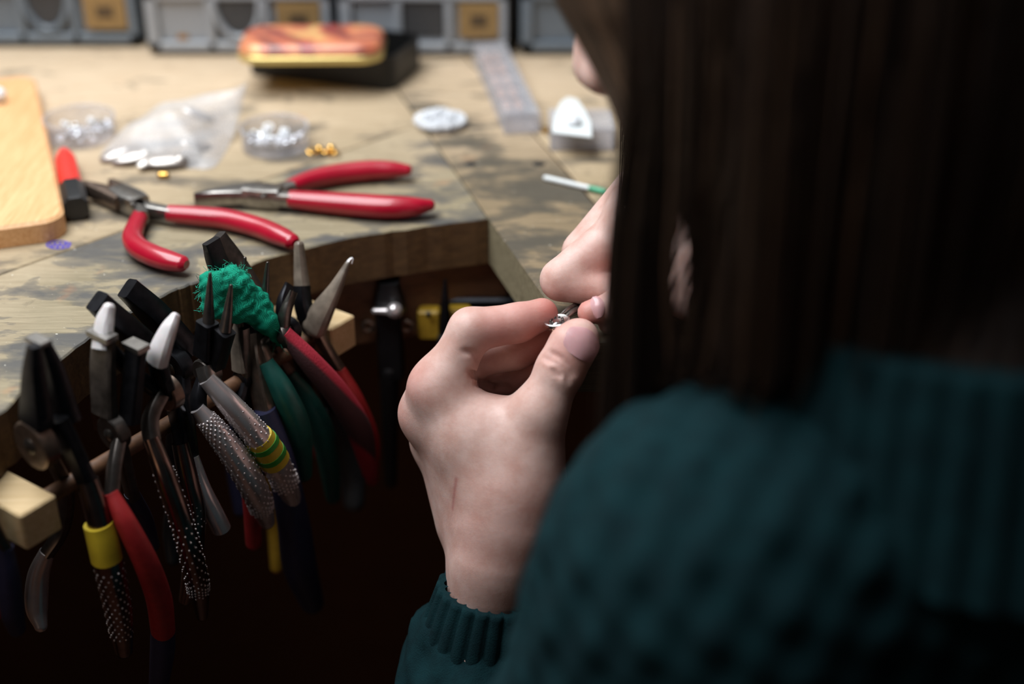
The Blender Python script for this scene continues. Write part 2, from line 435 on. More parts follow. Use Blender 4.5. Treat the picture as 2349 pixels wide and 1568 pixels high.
def mesh_sdf(fn, lo, hi, h):
    lo = np.asarray(lo, float); B = 8
    nb = np.ceil((np.asarray(hi)-lo)/(h*B)).astype(int); n = nb*B
    ci = np.stack(np.meshgrid(*[np.arange(k) for k in nb], indexing='ij'), -1).reshape(-1, 3)
    cc = lo + (ci*B + (B-1)/2)*h
    dc = fn(cc); f = np.repeat(np.repeat(np.repeat(np.where(dc > 0, 1.0, -1.0).reshape(nb), B, 0), B, 1), B, 2).astype(np.float32)
    keep = ci[np.abs(dc) < B*h*1.35]
    loc = np.stack(np.meshgrid(*[np.arange(B)]*3, indexing='ij'), -1).reshape(-1, 3)
    for s in range(0, len(keep), 400):
        idx = (keep[s:s+400, None, :]*B + loc[None]).reshape(-1, 3)
        f[idx[:, 0], idx[:, 1], idx[:, 2]] = fn(lo + idx*h)
    inside = f < 0
    cnt = np.zeros(np.array(f.shape)-1, np.int8)
    offs = [(i, j, k) for i in (0, 1) for j in (0, 1) for k in (0, 1)]
    for (i, j, k) in offs: cnt += inside[i:i+n[0]-1, j:j+n[1]-1, k:k+n[2]-1]
    act = np.argwhere((cnt > 0) & (cnt < 8)); vid = np.full(cnt.shape, -1, np.int32); vid[tuple(act.T)] = np.arange(len(act))
    acc = np.zeros((len(act), 3)); num = np.zeros(len(act))
    for a in range(3):
        o = [x for x in range(3) if x != a]
        for u in (0, 1):
            for v in (0, 1):
                s0 = np.zeros(3, int); s0[o[0]] = u; s0[o[1]] = v; s1 = s0.copy(); s1[a] = 1
                f0 = f[tuple((act+s0).T)]; f1 = f[tuple((act+s1).T)]
                mk_ = (f0 < 0) != (f1 < 0); t = np.where(mk_, f0/np.where(mk_, f0-f1, 1), 0)
                p = s0 + (s1-s0)*t[:, None]; acc += p*mk_[:, None]; num += mk_
    V = lo + (act + acc/num[:, None])*h
    Q = []
    for a in range(3):
        o = [(a+1) % 3, (a+2) % 3]
        sl0 = [slice(1, -1)]*3; sl0[a] = slice(0, -1); sl1 = list(sl0); sl1[a] = slice(1, None)
        A, Bm = inside[tuple(sl0)], inside[tuple(sl1)]
        e = np.argwhere(A != Bm); flip = A[tuple(e.T)]
        base = e.copy(); base[:, o[0]] += 1; base[:, o[1]] += 1
        q = []
        for (u, v) in ((-1, -1), (0, -1), (0, 0), (-1, 0)):
            c = base.copy(); c[:, o[0]] += u; c[:, o[1]] += v
            c = np.minimum(c, np.array(vid.shape)-1); q.append(vid[tuple(c.T)])
        q = np.stack(q, 1); q[~flip] = q[~flip][:, ::-1]; q = q[(q >= 0).all(1)]; Q.append(q)
    return V, np.vstack(Q)

# ------------------------------------------------------------------ the room
def struct(name, geo, mat): o = mk(name, geo, mat, smooth=False); o['kind'] = 'structure'; return o
ZF = -0.85
struct('floor', box((0, 0.0, ZF-0.02), (2.2, 2.2, 0.02)), mat_floor)
struct('wall_back', box((0, 1.17, 0.35), (2.2, 0.03, 1.2)), mat_wall)

# ------------------------------------------------------------------ workbench
def clip(poly, p0, n):
    """keep the side where n.(p-p0) <= 0"""
    out = []; p0 = np.asarray(p0); n = np.asarray(n)
    for i in range(len(poly)):
        a, b = np.asarray(poly[i]), np.asarray(poly[(i+1) % len(poly)]); da, db = (a-p0)@n, (b-p0)@n
        if da <= 0: out.append(a)
        if da*db < 0: out.append(a + (b-a)*da/(da-db))
    return out
CUT = np.array([(-0.26, 0.355), (-0.214, 0.41), (-0.199, 0.464), (-0.182, 0.517), (-0.157, 0.56), (-0.14, 0.577), (-0.106, 0.604), (-0.073, 0.623), (-0.012, 0.643)])
cutc = catmull(np.c_[CUT, np.zeros(len(CUT))], 90)[:, :2]
cutc[1:-1] += RNG.normal(0, 0.00045, (88, 2))
S0, SD = np.array([-0.235, 0.582]), unit([0.181, 0.187]); SN = np.array([-SD[1], SD[0]])     # SN points away from the cut-out
L0, LD = np.array([-0.012, 0.643]), unit([0.3, -0.954]); LN = np.array([-LD[1], LD[0]])       # LN points right
if LN[0] < 0: LN = -LN
TOP = -0.0; TH_B = 0.025
bench = Thing('workbench', 'stained wooden jeweller workbench with a cut-out and worn plank top', 'workbench', (0.0, 0.75, ZF))
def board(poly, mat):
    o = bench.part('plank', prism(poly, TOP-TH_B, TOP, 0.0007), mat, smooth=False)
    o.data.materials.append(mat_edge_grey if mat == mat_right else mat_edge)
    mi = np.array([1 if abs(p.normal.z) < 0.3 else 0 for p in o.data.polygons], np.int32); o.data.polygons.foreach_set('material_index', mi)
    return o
G = 0.0005
seam_r = S0 + SD*(((L0-S0)@LN)/(SD@LN))
seam_l = S0 + SD*((0.355-S0[1])/SD[1])
front = [tuple(seam_l - SN*G), tuple(seam_r - SN*G - LN*G)] + [tuple(p) for p in cutc[::-1]]
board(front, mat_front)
rect = [(-0.62, 0.355), (0.62, 0.355), (0.62, 1.10), (-0.62, 1.10)]
for a, b in ((0, 0.125), (0.125, 0.25), (0.25, 0.375), (0.375, 0.7)):
    p = clip(clip(rect, S0+SN*(a+G), -SN), S0+SN*(b-G), SN); p = clip(p, L0-LN*G, LN)
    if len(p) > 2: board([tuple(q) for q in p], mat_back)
for k, (a, b) in enumerate(((0, 0.057), (0.057, 0.16), (0.16, 0.27), (0.27, 0.40), (0.40, 0.8))):
    rr = [(-0.62, 0.520), (0.7, 0.520), (0.7, 1.10), (-0.62, 1.10)]
    p = clip(clip(rr, L0+LN*(a+G), -LN), L0+LN*(b-G), LN)
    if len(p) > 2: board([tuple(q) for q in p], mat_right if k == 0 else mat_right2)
for a, b in (((-0.19, 0.548), (-0.158, 0.590)), ((-0.158, 0.590), (-0.085, 0.634)), ((-0.085, 0.634), (-0.004, 0.656))):
    a, b = np.array(a), np.array(b); t = unit(b-a); c = (a+b)/2
    bench.part('apron_board', box((*c, -0.046), (np.linalg.norm(b-a)/2, 0.006, 0.0195), [(t[0], t[1], 0), (-t[1], t[0], 0), (0, 0, 1)], 0.001), mat_under, smooth=False)
for x, y in ((-0.56, 0.42), (-0.56, 1.04), (0.56, 0.56), (0.56, 1.04)):
    bench.part('bench_leg', box((x, y, (ZF-TH_B)/2), (0.035, 0.035, -(ZF+TH_B)/2), None, 0.003), mat_under, smooth=False)
# purple ink scribble printed on the plank
pk = [P2(110+24*math.cos(t)*1.1+24, 562+9*math.sin(t), 0) for t in np.linspace(0, 2*math.pi, 20)]
ink = sweep([p + np.array([0, 0, 0.0002]) for p in pk], 0.0006, 0.00015, n=40, sides=6)
sc = sweep([P2(114+i*6, 562 + (6 if i % 2 else -6), 0.0002) for i in range(9)], 0.0005, 0.00015, n=50, sides=6)
bench.part('ink_scribble', merge(ink, sc), mat_purple)['label'] = 'purple ink scribble on the plank'
for px, py, r in ((1080, 376, 0.0028), (1236, 376, 0.0034)):
    bench.part('screw_hole', lathe([(0, 0.00012), (r, 0.0001), (r*1.05, 0)], P2(px, py, 0)), mat_black_pl)

# plier rack under the cut-out edge
rackR = P2(787, 738, -0.026); rackL = P2(88, 1158, -0.026)
rack = Thing('plier_rack', 'pale wooden plier rack of two brackets and a bar under the cut-out edge', 'tool rack', (rackL+rackR)/2 - ZZ*0.02)
rd = unit((rackR-rackL)*[1, 1, 0]); rn = np.array([rd[1], -rd[0], 0]); AX = [rd, rn, ZZ]
for c, ln in ((rackR, 0.038), (rackL, 0.034)):
    rack.part('bracket', box(c - rn*ln - ZZ*0.0085, (0.0085, ln, 0.0083), AX, 0.0008), mat_block, smooth=False)
rack.part('bar', sweep([rackL - rn*0.012 - ZZ*0.0085, rackR - rn*0.012 - ZZ*0.0085], 0.0036, n=8), mat_under)

# ------------------------------------------------------------------ drawer cabinet along the back
cabinet = Thing('drawer_cabinet', 'dark cabinet of smoky plastic drawers with brown paper labels behind the bench', 'cabinet', (-0.12, 1.0, 0))
cols = [(-0.360, -0.244, 0.905), (-0.234, -0.116, 0.888), (-0.110, -0.003, 0.886), (0.0055, 0.122, 0.888)]
ys = 0.914
cabinet.part('body', box((-0.12, (ys+1.10)/2, 0.088), (0.252, (1.10-ys)/2, 0.0865), None, 0.002), mat_cab, smooth=False)
for ci, (x0, x1, yf) in enumerate(cols):
    for r in range(4):
        z0 = 0.0035 + r*0.0425; hgt = 0.0375 if r or ci != 0 else 0.0375
        cx, w_ = (x0+x1)/2, (x1-x0)/2; m_ = mat_drawer if ci in (0, 3) else mat_drawer_lt
        if r == 0 or True:
            fr = merge(box((cx, yf+0.006, z0+0.003), (w_, 0.006, 0.003), None, 0.0006),
                       box((cx, yf+0.006, z0+hgt-0.002), (w_, 0.006, 0.002), None, 0.0006),
                       box((x0+0.004, yf+0.006, z0+hgt/2), (0.004, 0.006, hgt/2), None, 0.0006),
                       box((x1-0.003, yf+0.006, z0+hgt/2), (0.003, 0.006, hgt/2), None, 0.0006),
                       box((cx-w_*0.30, yf+0.005, z0+hgt/2), (0.0025, 0.005, hgt/2-0.001), None, 0.0005),
                       box((cx+w_*0.30, yf+0.005, z0+hgt/2), (0.0025, 0.005, hgt/2-0.001), None, 0.0005),
                       box((cx, yf+0.005, z0+hgt/2), (w_-0.001, 0.001, hgt/2-0.001), None),
                       box((cx, yf+0.05, z0+0.001), (w_-0.004, 0.04, 0.001), None))
            d = cabinet.part('drawer', fr, m_, smooth=False)
            rec = box((cx, yf+0.0035, z0+hgt*0.58), (w_*0.25, 0.0012, hgt*0.33), None, 0.001)
            cabinet.part('pull_recess', rec, mat_recess, parent=d)
            if ci in (0, 1, 3):
                arc = [(cx + w_*0.25*math.cos(t), yf+0.0015, z0+hgt*0.86 + hgt*0.62*math.sin(t)) for t in np.linspace(math.pi, 2*math.pi, 14)]
                cabinet.part('pull', sweep(arc, 0.0022, n=24, sides=8), m_, parent=d)
            lx = cx + w_*0.66; lw = w_*0.235; lz = z0+hgt*0.56
            lab = cabinet.part('label', box((lx, yf-0.0004, lz), (lw, 0.0005, hgt*0.30), None), mat_label, parent=d, smooth=False)
            cabinet.part('label_print', box((lx, yf-0.0010, lz), (lw*0.40, 0.0002, hgt*0.10), None), mat_ink, parent=d, smooth=False)
            if ci == 1 and r == 0:
                cabinet.part('content_disc', lathe([(0, 0.003), (0.006, 0.003), (0.0065, 0), (0, 0)], (x0+0.022, yf+0.009, z0+0.007)), mat_gold, parent=d)

# ------------------------------------------------------------------ things lying on the bench
# cutting board
a, b = P2(150, 498, 0.011), P2(80, 172, 0.011); dv = unit(b-a); ang = math.atan2(dv[1], dv[0]) - math.pi/2
L_, W_ = np.linalg.norm(b-a)/2+0.0015, 0.08
cb = (a+b)/2 + np.array([-dv[1], dv[0], 0])*W_*1.0
poly = xf2(roundrect(W_, L_, 0.012), cb[:2], ang)
cbd = Thing('cutting_board', 'small bamboo cutting board with rounded corners at the left edge', 'board', (cb[0], cb[1], 0))
cbd.part('slab', prism(poly, 0.0002, 0.0112, 0.0015), mat_bamboo, smooth=False)
p = P2(-3, 222, 0.0145); tag(mk('bead', sphere((0, 0, 0), 0.0045, 14, 8), mat_bead, origin=(0, 0, 0)), 'white round bead on the bamboo board', 'bead').location = (p[0], p[1], 0.0112+0.0045)

# red marker pen beside the board
A, B = P2(147, 350, 0.0064), P2(175, 478, 0.0066); mid = A+(B-A)*0.68; dpen = unit(B-A)
pen = Thing('marker_pen', 'red marker pen with a black end beside the bamboo board', 'pen', (*(A+B)[:2]/2, 0))
pen.part('barrel', sweep([A, A+(mid-A)*0.15, A+(mid-A)*0.3, mid], [0.0028, 0.0047, 0.0054, 0.0057], n=20, sides=18), mat_red_orange)
pen.part('end_cap', sweep([mid - dpen*0.001, mid+dpen*0.004, B-dpen*0.001, B], [0.0062, 0.0066, 0.0064, 0.0052], n=14, sides=8, power=2.6, cap='flat'), mat_black_pl)

# pliers lying on the bench ------------------------------------------------
def flat_pliers(name, label, z, piv, jaws, shanks, grips, jmat, plate):
    c = P2(*piv, 0)
    t = Thing(name, label, 'pliers', (c[0], c[1], 0), 'red handled pliers lying on the bench')
    for pts, wd, th in jaws:
        P = [P2(x, y, z) for x, y in pts]; t.part('jaw', sweep(P, wd, th, n=14, sides=12, power=4.5, cap='flat'), jmat, angle=30)
    for pts, wd in shanks:
        P = [P2(x, y, z) for x, y in pts]; t.part('shank', sweep(P, wd, 0.0036, n=14, sides=12, power=4.5, cap='flat'), mat_steel, angle=30)
    P = [P2(x, y, z) for x, y in plate]
    t.part('joint', sweep(P, [0.0050, 0.0062, 0.0062, 0.0048], 0.0052, n=10, sides=12, power=6, cap='flat'), mat_steel, angle=30)
    pc = P2(*piv, z+0.0052); t.part('rivet', lathe([(0, 0.0007), (0.0016, 0.0005), (0.002, 0)], pc, 18), mat_dark_steel)
    for pts, rr in grips:
        P = [P2(x, y, z) for x, y in pts]; t.part('grip', sweep(P, rr, [q*0.86 for q in rr], n=40, sides=20, cap='flat', capend='round'), mat_red)
    return t
flat_pliers('pliers', 'open red handled pliers with bent grips beside the red marker pen', 0.0062, (303, 462),
    [([(194, 432), (225, 440), (262, 452), (285, 462)], [0.0016, 0.0035, 0.0052, 0.0055], 0.0042),
     ([(256, 424), (272, 434), (290, 446), (300, 455)], [0.0018, 0.0032, 0.0045, 0.0050], 0.0036)],
    [([(315, 475), (345, 482), (396, 492)], [0.0042, 0.0036, 0.0032]), ([(318, 474), (324, 484), (326, 500)], [0.0042, 0.0035, 0.0032])],
    [([(388, 489), (450, 494), (520, 502), (590, 520), (640, 540), (668, 553)], [0.0049, 0.0053, 0.0056, 0.0056, 0.0053, 0.0043]),
     ([(323, 492), (310, 520), (304, 545), (318, 568), (350, 585), (385, 597), (415, 604)], [0.0040, 0.0045, 0.0050, 0.0055, 0.0057, 0.0054, 0.0044])],
    mat_bronze, [(270, 446), (290, 456), (310, 466), (326, 474)])
flat_pliers('pliers', 'slim nosed red handled pliers lying nearer the back of the bench', 0.0062, (605, 448),
    [([(446, 460), (500, 452), (560, 447), (590, 447)], [0.0006, 0.0028, 0.0052, 0.0058], 0.0040),
     ([(448, 457), (500, 447), (555, 440), (588, 441)], [0.0006, 0.0022, 0.0040, 0.0046], 0.0036)],
    [([(620, 450), (650, 455), (680, 458)], [0.0052, 0.0044, 0.0038]), ([(622, 444), (645, 438), (672, 430)], [0.0048, 0.0042, 0.0036])],
    [([(666, 456), (730, 462), (800, 468), (880, 474), (945, 474), (985, 470)], [0.0050, 0.0058, 0.0064, 0.0066, 0.0056, 0.0034]),
     ([(655, 432), (710, 412), (775, 398), (850, 390), (900, 389), (934, 390)], [0.0040, 0.0052, 0.0058, 0.0058, 0.0050, 0.0034])],
    mat_steel, [(560, 446), (590, 447), (615, 449), (645, 452)])

# clear round dishes with silver findings
def dish(label, px, py, wpx, hgt):
    c = P2(px, py, 0); r = wpx/2*dep(c)/F
    t = Thing('round_dish', label, 'dish', c, 'clear round dishes')
    t.part('dish_wall', lathe([(0, 0.0003), (r*0.96, 0.0003), (r*0.98, 0.001), (r, hgt), (r-0.0009, hgt), (r-0.0012, 0.0016), (0, 0.0016)], c, 48), mat_clear)
    t.part('rim', torus(c+ZZ*hgt, r-0.0005, 0.0007, None, 48, 8), mat_clear_milky)
    return c, r
ring_me = None
def finding(kind, p, s, label, group):
    if kind == 0: g, m_ = sphere((0, 0, 0), s, 10, 7), mat_bead
    elif kind == 1: g, m_ = torus((0, 0, 0), s, s*0.32, None, 14, 6), mat_silver
    else: g, m_ = sphere((0, 0, 0), s*1.3, 12, 6, (1, 0.8, 0.35)), mat_silver
    o = mk('silver_finding' if kind else 'bead', g, m_); o.location = p; o.rotation_euler = (RNG.uniform(-.6, .6), RNG.uniform(-.6, .6), RNG.uniform(0, 6))
    return tag(o, label, 'finding' if kind else 'bead', group)
c, r = dish('clear round dish of silver beads beside the red marker pen', 188, 316, 160, 0.0125)
for k in range(34):
    a, q = RNG.uniform(0, 6.28), r*0.80*math.sqrt(RNG.uniform(0, 1)); s = RNG.uniform(0.0013, 0.0022)
    kd = int(RNG.integers(0, 3)); finding(kd, c + np.array([q*math.cos(a), q*math.sin(a), 0.0022+s*RNG.uniform(0.9, 2.2)]), s, ('white bead' if kd == 0 else 'silver finding')+' in the clear dish beside the red pen', 'findings in the dish beside the pen')
c, r = dish('clear round dish of bright white beads behind the slim pliers', 633, 338, 156, 0.0125)
for k in range(46):
    a, q = RNG.uniform(0, 6.28), r*0.82*math.sqrt(RNG.uniform(0, 1)); s = RNG.uniform(0.0015, 0.0026)
    kd = int(RNG.integers(0, 3)); finding(kd, c + np.array([q*math.cos(a), q*math.sin(a), 0.0022+s*RNG.uniform(0.9, 2.6)]), s, ('white bead' if kd == 0 else 'silver finding')+' in the clear dish behind the slim pliers', 'findings in the dish behind the pliers')

# clear zip bag with silver charms
outl = [(232, 352), (285, 318), (360, 285), (430, 262), (500, 262), (545, 290), (520, 345), (490, 385), (440, 388), (380, 384), (320, 380), (245, 374)]
cen = P2(400, 335, 0)
bag = Thing('zip_bag', 'crumpled clear plastic bag standing up at one corner with silver charms inside', 'bag', cen)
NU, NV = 56, 22
OP = catmull([P2(x, y, 0) for x, y in outl + outl[:1]], NU+1)[:-1]
V, Fc = [], []
pk_ = P2(566, 195, 0.0)                        # lifted corner
tip = PY(568, 185, P2(500, 300, 0)[1])
for layer in (0, 1):
    for j in range(NV+1):
        s = j/NV
        for i in range(NU):
            p = cen + (OP[i]-cen)*(1-s)
            hmax = 0.0 if layer else 0.021*(1-(1-s)**2.2)
            wr = 0.0010*math.sin(p[0]*260+p[1]*120) + 0.0012*math.sin(p[1]*210-p[0]*130)
            z = 0.0004 + (hmax + wr*(1-(1-s)**4)*(0.25 if layer else 1.0) if s > 0 else 0)
            q = np.array([p[0], p[1], max(z, 0.0003)])
            wt = math.exp(-((np.linalg.norm((q-P2(528, 285, 0))[:2]))/0.017)**2) * (1.0 if layer == 0 else 0.97)
            q = q*(1-wt) + tip*wt
            V.append(q)
for layer in (0, 1):
    o = layer*(NV+1)*NU
    for j in range(NV):
        for i in range(NU):
            f = (o+j*NU+i, o+j*NU+(i+1) % NU, o+(j+1)*NU+(i+1) % NU, o+(j+1)*NU+i); Fc.append(f if layer == 0 else f[::-1])
bag.part('film', (np.array(V), Fc), mat_bag, angle=60)
for k, (x, y, s, rz) in enumerate(((265, 352, 0.0062, 0.4), (300, 360, 0.0075, 0.2), (350, 366, 0.007, 0.9), (390, 368, 0.0085, 0.3), (430, 355, 0.0075, 1.3), (330, 345, 0.0065, 2.0), (450, 330, 0.006, 0.6), (455, 262, 0.0062, 0.1))):
    p = P2(x, y, 0.004 if k != 7 else 0.012); o = mk('silver_charm', merge(sphere((0, 0, 0), s, 18, 8, (1.5, 0.7, 0.3)), torus((s*1.6, 0, 0), s*0.2, s*0.06, None, 12, 6)), mat_charm)
    o.location = p; o.rotation_euler = (0.2, -0.25+0.1*k, rz)
    tag(o, 'leaf shaped silver charm inside the crumpled clear bag', 'charm', 'silver charms in the bag')

# gold clasps and a crimp bead
for k, (x, y, kind) in enumerate(((716, 348, 1), (733, 344, 0), (748, 350, 1), (760, 342, 0), (768, 352, 1))):
    s = 0.0021 if kind else 0.0027; p = P2(x, y, s*0.8)
    o = mk('gold_finding', torus((0, 0, 0), s, s*0.4, None, 14, 7) if kind else sphere((0, 0, 0), s, 12, 8), mat_gold); o.location = p; o.rotation_euler = (0.4*kind, 0.2, k)
    tag(o, ('small gold ring' if kind else 'small round gold bead')+' in the cluster beside the dish of white beads', 'finding', 'gold findings')
o = mk('crimp_bead', sweep([(-0.0016, 0, 0), (0.0016, 0, 0)], 0.0018, n=6, cap='round'), mat_gold); o.location = P2(375, 402, 0.0018); tag(o, 'tiny gold crimp bead alone in front of the bag', 'bead')

# heap of tiny white beads in a shallow clear saucer
c = P2(1010, 289, 0); r = 62*dep(c)/F
sau = Thing('saucer', 'shallow clear saucer under a heap of tiny white beads', 'dish', c)
sau.part('bowl', lathe([(0, 0.0002), (r*0.7, 0.0003), (r, 0.0035), (r-0.0006, 0.0037), (r*0.68, 0.001), (0, 0.0009)], c, 40), mat_clear_milky)
parts = []
for k in range(420):
    a, q = RNG.uniform(0, 6.28), 0.93*math.sqrt(RNG.uniform(0, 1)); zz = 0.0016 + (1-q*q)*0.0068*RNG.uniform(0.35, 1)+0.002*q*q
    parts.append(sphere(c+np.array([q*r*math.cos(a), q*r*math.sin(a), zz]), 0.0011, 6, 4))
tag(mk('seed_beads', merge(*parts), mat_bead, origin=c), 'heap of tiny white beads in the shallow saucer', 'beads', kind='stuff')

# long compartment box of beads
A, B = P2(1198, 306, 0), P2(1122, 137, 0); dv = unit(B-A); sd = np.array([dv[1], -dv[0], 0]); Ln = np.linalg.norm(B-A)
hw, hh = 0.0098, 0.011
t = Thing('bead_box', 'long narrow clear compartment box of peach beads', 'box', (A+B)/2)
ax = [sd, dv, ZZ]; ctr = (A+B)/2
t.part('tray', merge(box(ctr+ZZ*0.0008, (hw, Ln/2, 0.0007), ax), box(ctr+sd*hw+ZZ*hh/2, (0.0006, Ln/2, hh/2), ax), box(ctr-sd*hw+ZZ*hh/2, (0.0006, Ln/2, hh/2), ax),
                     box(A+ZZ*hh/2, (hw, 0.0006, hh/2), ax), box(B+ZZ*hh/2, (hw, 0.0006, hh/2), ax)), mat_clear_milky, smooth=False)
for k in range(1, 6): t.part('divider', box(A+(B-A)*k/6+ZZ*hh/2, (hw, 0.0005, hh/2), ax), mat_clear_milky, smooth=False)
for k in range(6): t.part('lid', box(A+(B-A)*(k+0.5)/6+ZZ*(hh+0.0008), (hw, Ln/12*0.96, 0.0006), ax, 0.0003), mat_clear_milky, smooth=False)
for k in range(1, 6):
    for j in range(4):
        o = mk('peach_bead', sphere((0, 0, 0), 0.0026, 10, 7), mat_peach); o.location = A+(B-A)*((k+0.5)/6) + sd*(j % 2-0.5)*0.007 + dv*(j//2-0.5)*0.007 + ZZ*0.0042
        tag(o, 'peach bead inside the long compartment box', 'bead', 'peach beads in the compartment box')

# small clear box with a white earring card leaning on it
c = P2(1335, 322, 0); bx = Thing('clear_box', 'small clear plastic box beside the long compartment box', 'box', c)
bx.part('case', merge(box(c+ZZ*0.0009, (0.018, 0.015, 0.0008)), box(c+[0.0175, 0, 0.006], (0.0006, 0.015, 0.006)), box(c+[-0.0175, 0, 0.006], (0.0006, 0.015, 0.006)),
                      box(c+[0, 0.0145, 0.006], (0.018, 0.0006, 0.006)), box(c+[0, -0.0145, 0.006], (0.018, 0.0006, 0.006))), mat_clear_milky, smooth=False)
bx.part('lid', box(c+ZZ*0.0126, (0.0184, 0.0154, 0.0006), None, 0.0003), mat_clear_milky, smooth=False)
cd_ = Thing('earring_card', 'white tapered earring card with a pearl lying on the clear box', 'card', c+ZZ*0.0133)
zc = 0.0134; q = [P2(x, y, zc)[:2] for x, y in ((1266, 305), (1272, 268), (1286, 236), (1302, 225), (1324, 230), (1340, 252), (1356, 282), (1358, 316))]
cd_.part('card', prism(q, zc, zc+0.0007, 0.0002), mat_white, smooth=False)
p = P2(1314, 280, zc+0.002); cd_.part('pearl', sphere((p[0], p[1], zc+0.0028), 0.0046, 16, 10, (1, 1, 0.6)), mat_bead)
o = mk('brass_finding', torus((0, 0, 0), 0.0022, 0.0009, None, 14, 6), mat_gold); o.location = P2(1252, 298, 0.001); tag(o, 'small brass ring beside the white earring card', 'finding')

# headpin with a green end
A, B = P2(1252, 408, 0.0016), P2(1372, 436, 0.0016); pn = Thing('head_pin', 'pale thin stick with a green end on the dark plank', 'pin', ((A+B)/2)*[1, 1, 0])
pn.part('shaft', sweep([A, B], 0.0014, n=8, sides=10), mat_white)
pn.part('tip', sweep([A+(B-A)*0.86, B+(B-A)*0.12], 0.0016, n=6, sides=10), mat_greenfix)

# tobacco style tin, lid laid askew on the base
fl, frr = P2(566, 171, 0), P2(902, 211, 0); ang = math.atan2((frr-fl)[1], (frr-fl)[0])
wd = np.linalg.norm(frr-fl)/2; dn = 0.025
tc = (fl+frr)/2 + np.array([-math.sin(ang), math.cos(ang), 0])*dn
tin = Thing('storage_tin', 'black tin with its orange printed gold rimmed lid set askew', 'tin', tc)
outer = xf2(roundrect(wd, dn, 0.008), tc[:2], ang); inner = xf2(roundrect(wd-0.0012, dn-0.0012, 0.007), tc[:2], ang)
n = len(outer); th = 0.021
V = np.vstack([np.c_[outer, np.full(n, 0.0002)], np.c_[outer, np.full(n, th)], np.c_[inner, np.full(n, th)], np.c_[inner, np.full(n, 0.0014)]])
Fc = [tuple(range(n-1, -1, -1)), tuple(3*n+j for j in range(n))]
for i in range(3):
    for j in range(n): Fc.append((i*n+j, i*n+(j+1) % n, (i+1)*n+(j+1) % n, (i+1)*n+j))
tin.part('base', (V, Fc), mat_tin_black, angle=35)
zl = th+0.0008; lf, lr = P2(556, 150, zl), P2(862, 146, zl); la = math.atan2((lr-lf)[1], (lr-lf)[0]) - 0.02
lw = np.linalg.norm(lr-lf)/2+0.004; lc = (lf+lr)/2 + np.array([-math.sin(la), math.cos(la), 0])*0.024
def layer(w_, d_, r_, z): p = xf2(roundrect(w_, d_, r_), lc[:2], la); return np.c_[p, np.full(len(p), z)]
def stack(ls):
    n = len(ls[0]); V = np.vstack(ls); Fc = [tuple(range(n-1, -1, -1)), tuple((len(ls)-1)*n+j for j in range(n))]
    for i in range(len(ls)-1):
        for j in range(n): Fc.append((i*n+j, i*n+(j+1) % n, (i+1)*n+(j+1) % n, (i+1)*n+j))
    return V, Fc
lid_o = tin.part('lid_rim', stack([layer(lw, 0.024, 0.014, zl), layer(lw+0.0006, 0.0246, 0.0145, zl+0.0015), layer(lw+0.0006, 0.0246, 0.0145, zl+0.0035), layer(lw, 0.024, 0.014, zl+0.0045)]), mat_goldrim, angle=60)
tin.part('lid_top', stack([layer(lw-0.0002, 0.0238, 0.014, zl+0.0042), layer(lw-0.0004, 0.0236, 0.014, zl+0.0072), layer(lw-0.002, 0.022, 0.013, zl+0.0096), layer(lw-0.006, 0.018, 0.011, zl+0.0110), layer(lw-0.016, 0.010, 0.006, zl+0.0116)]), mat_lid, parent=lid_o, angle=60)

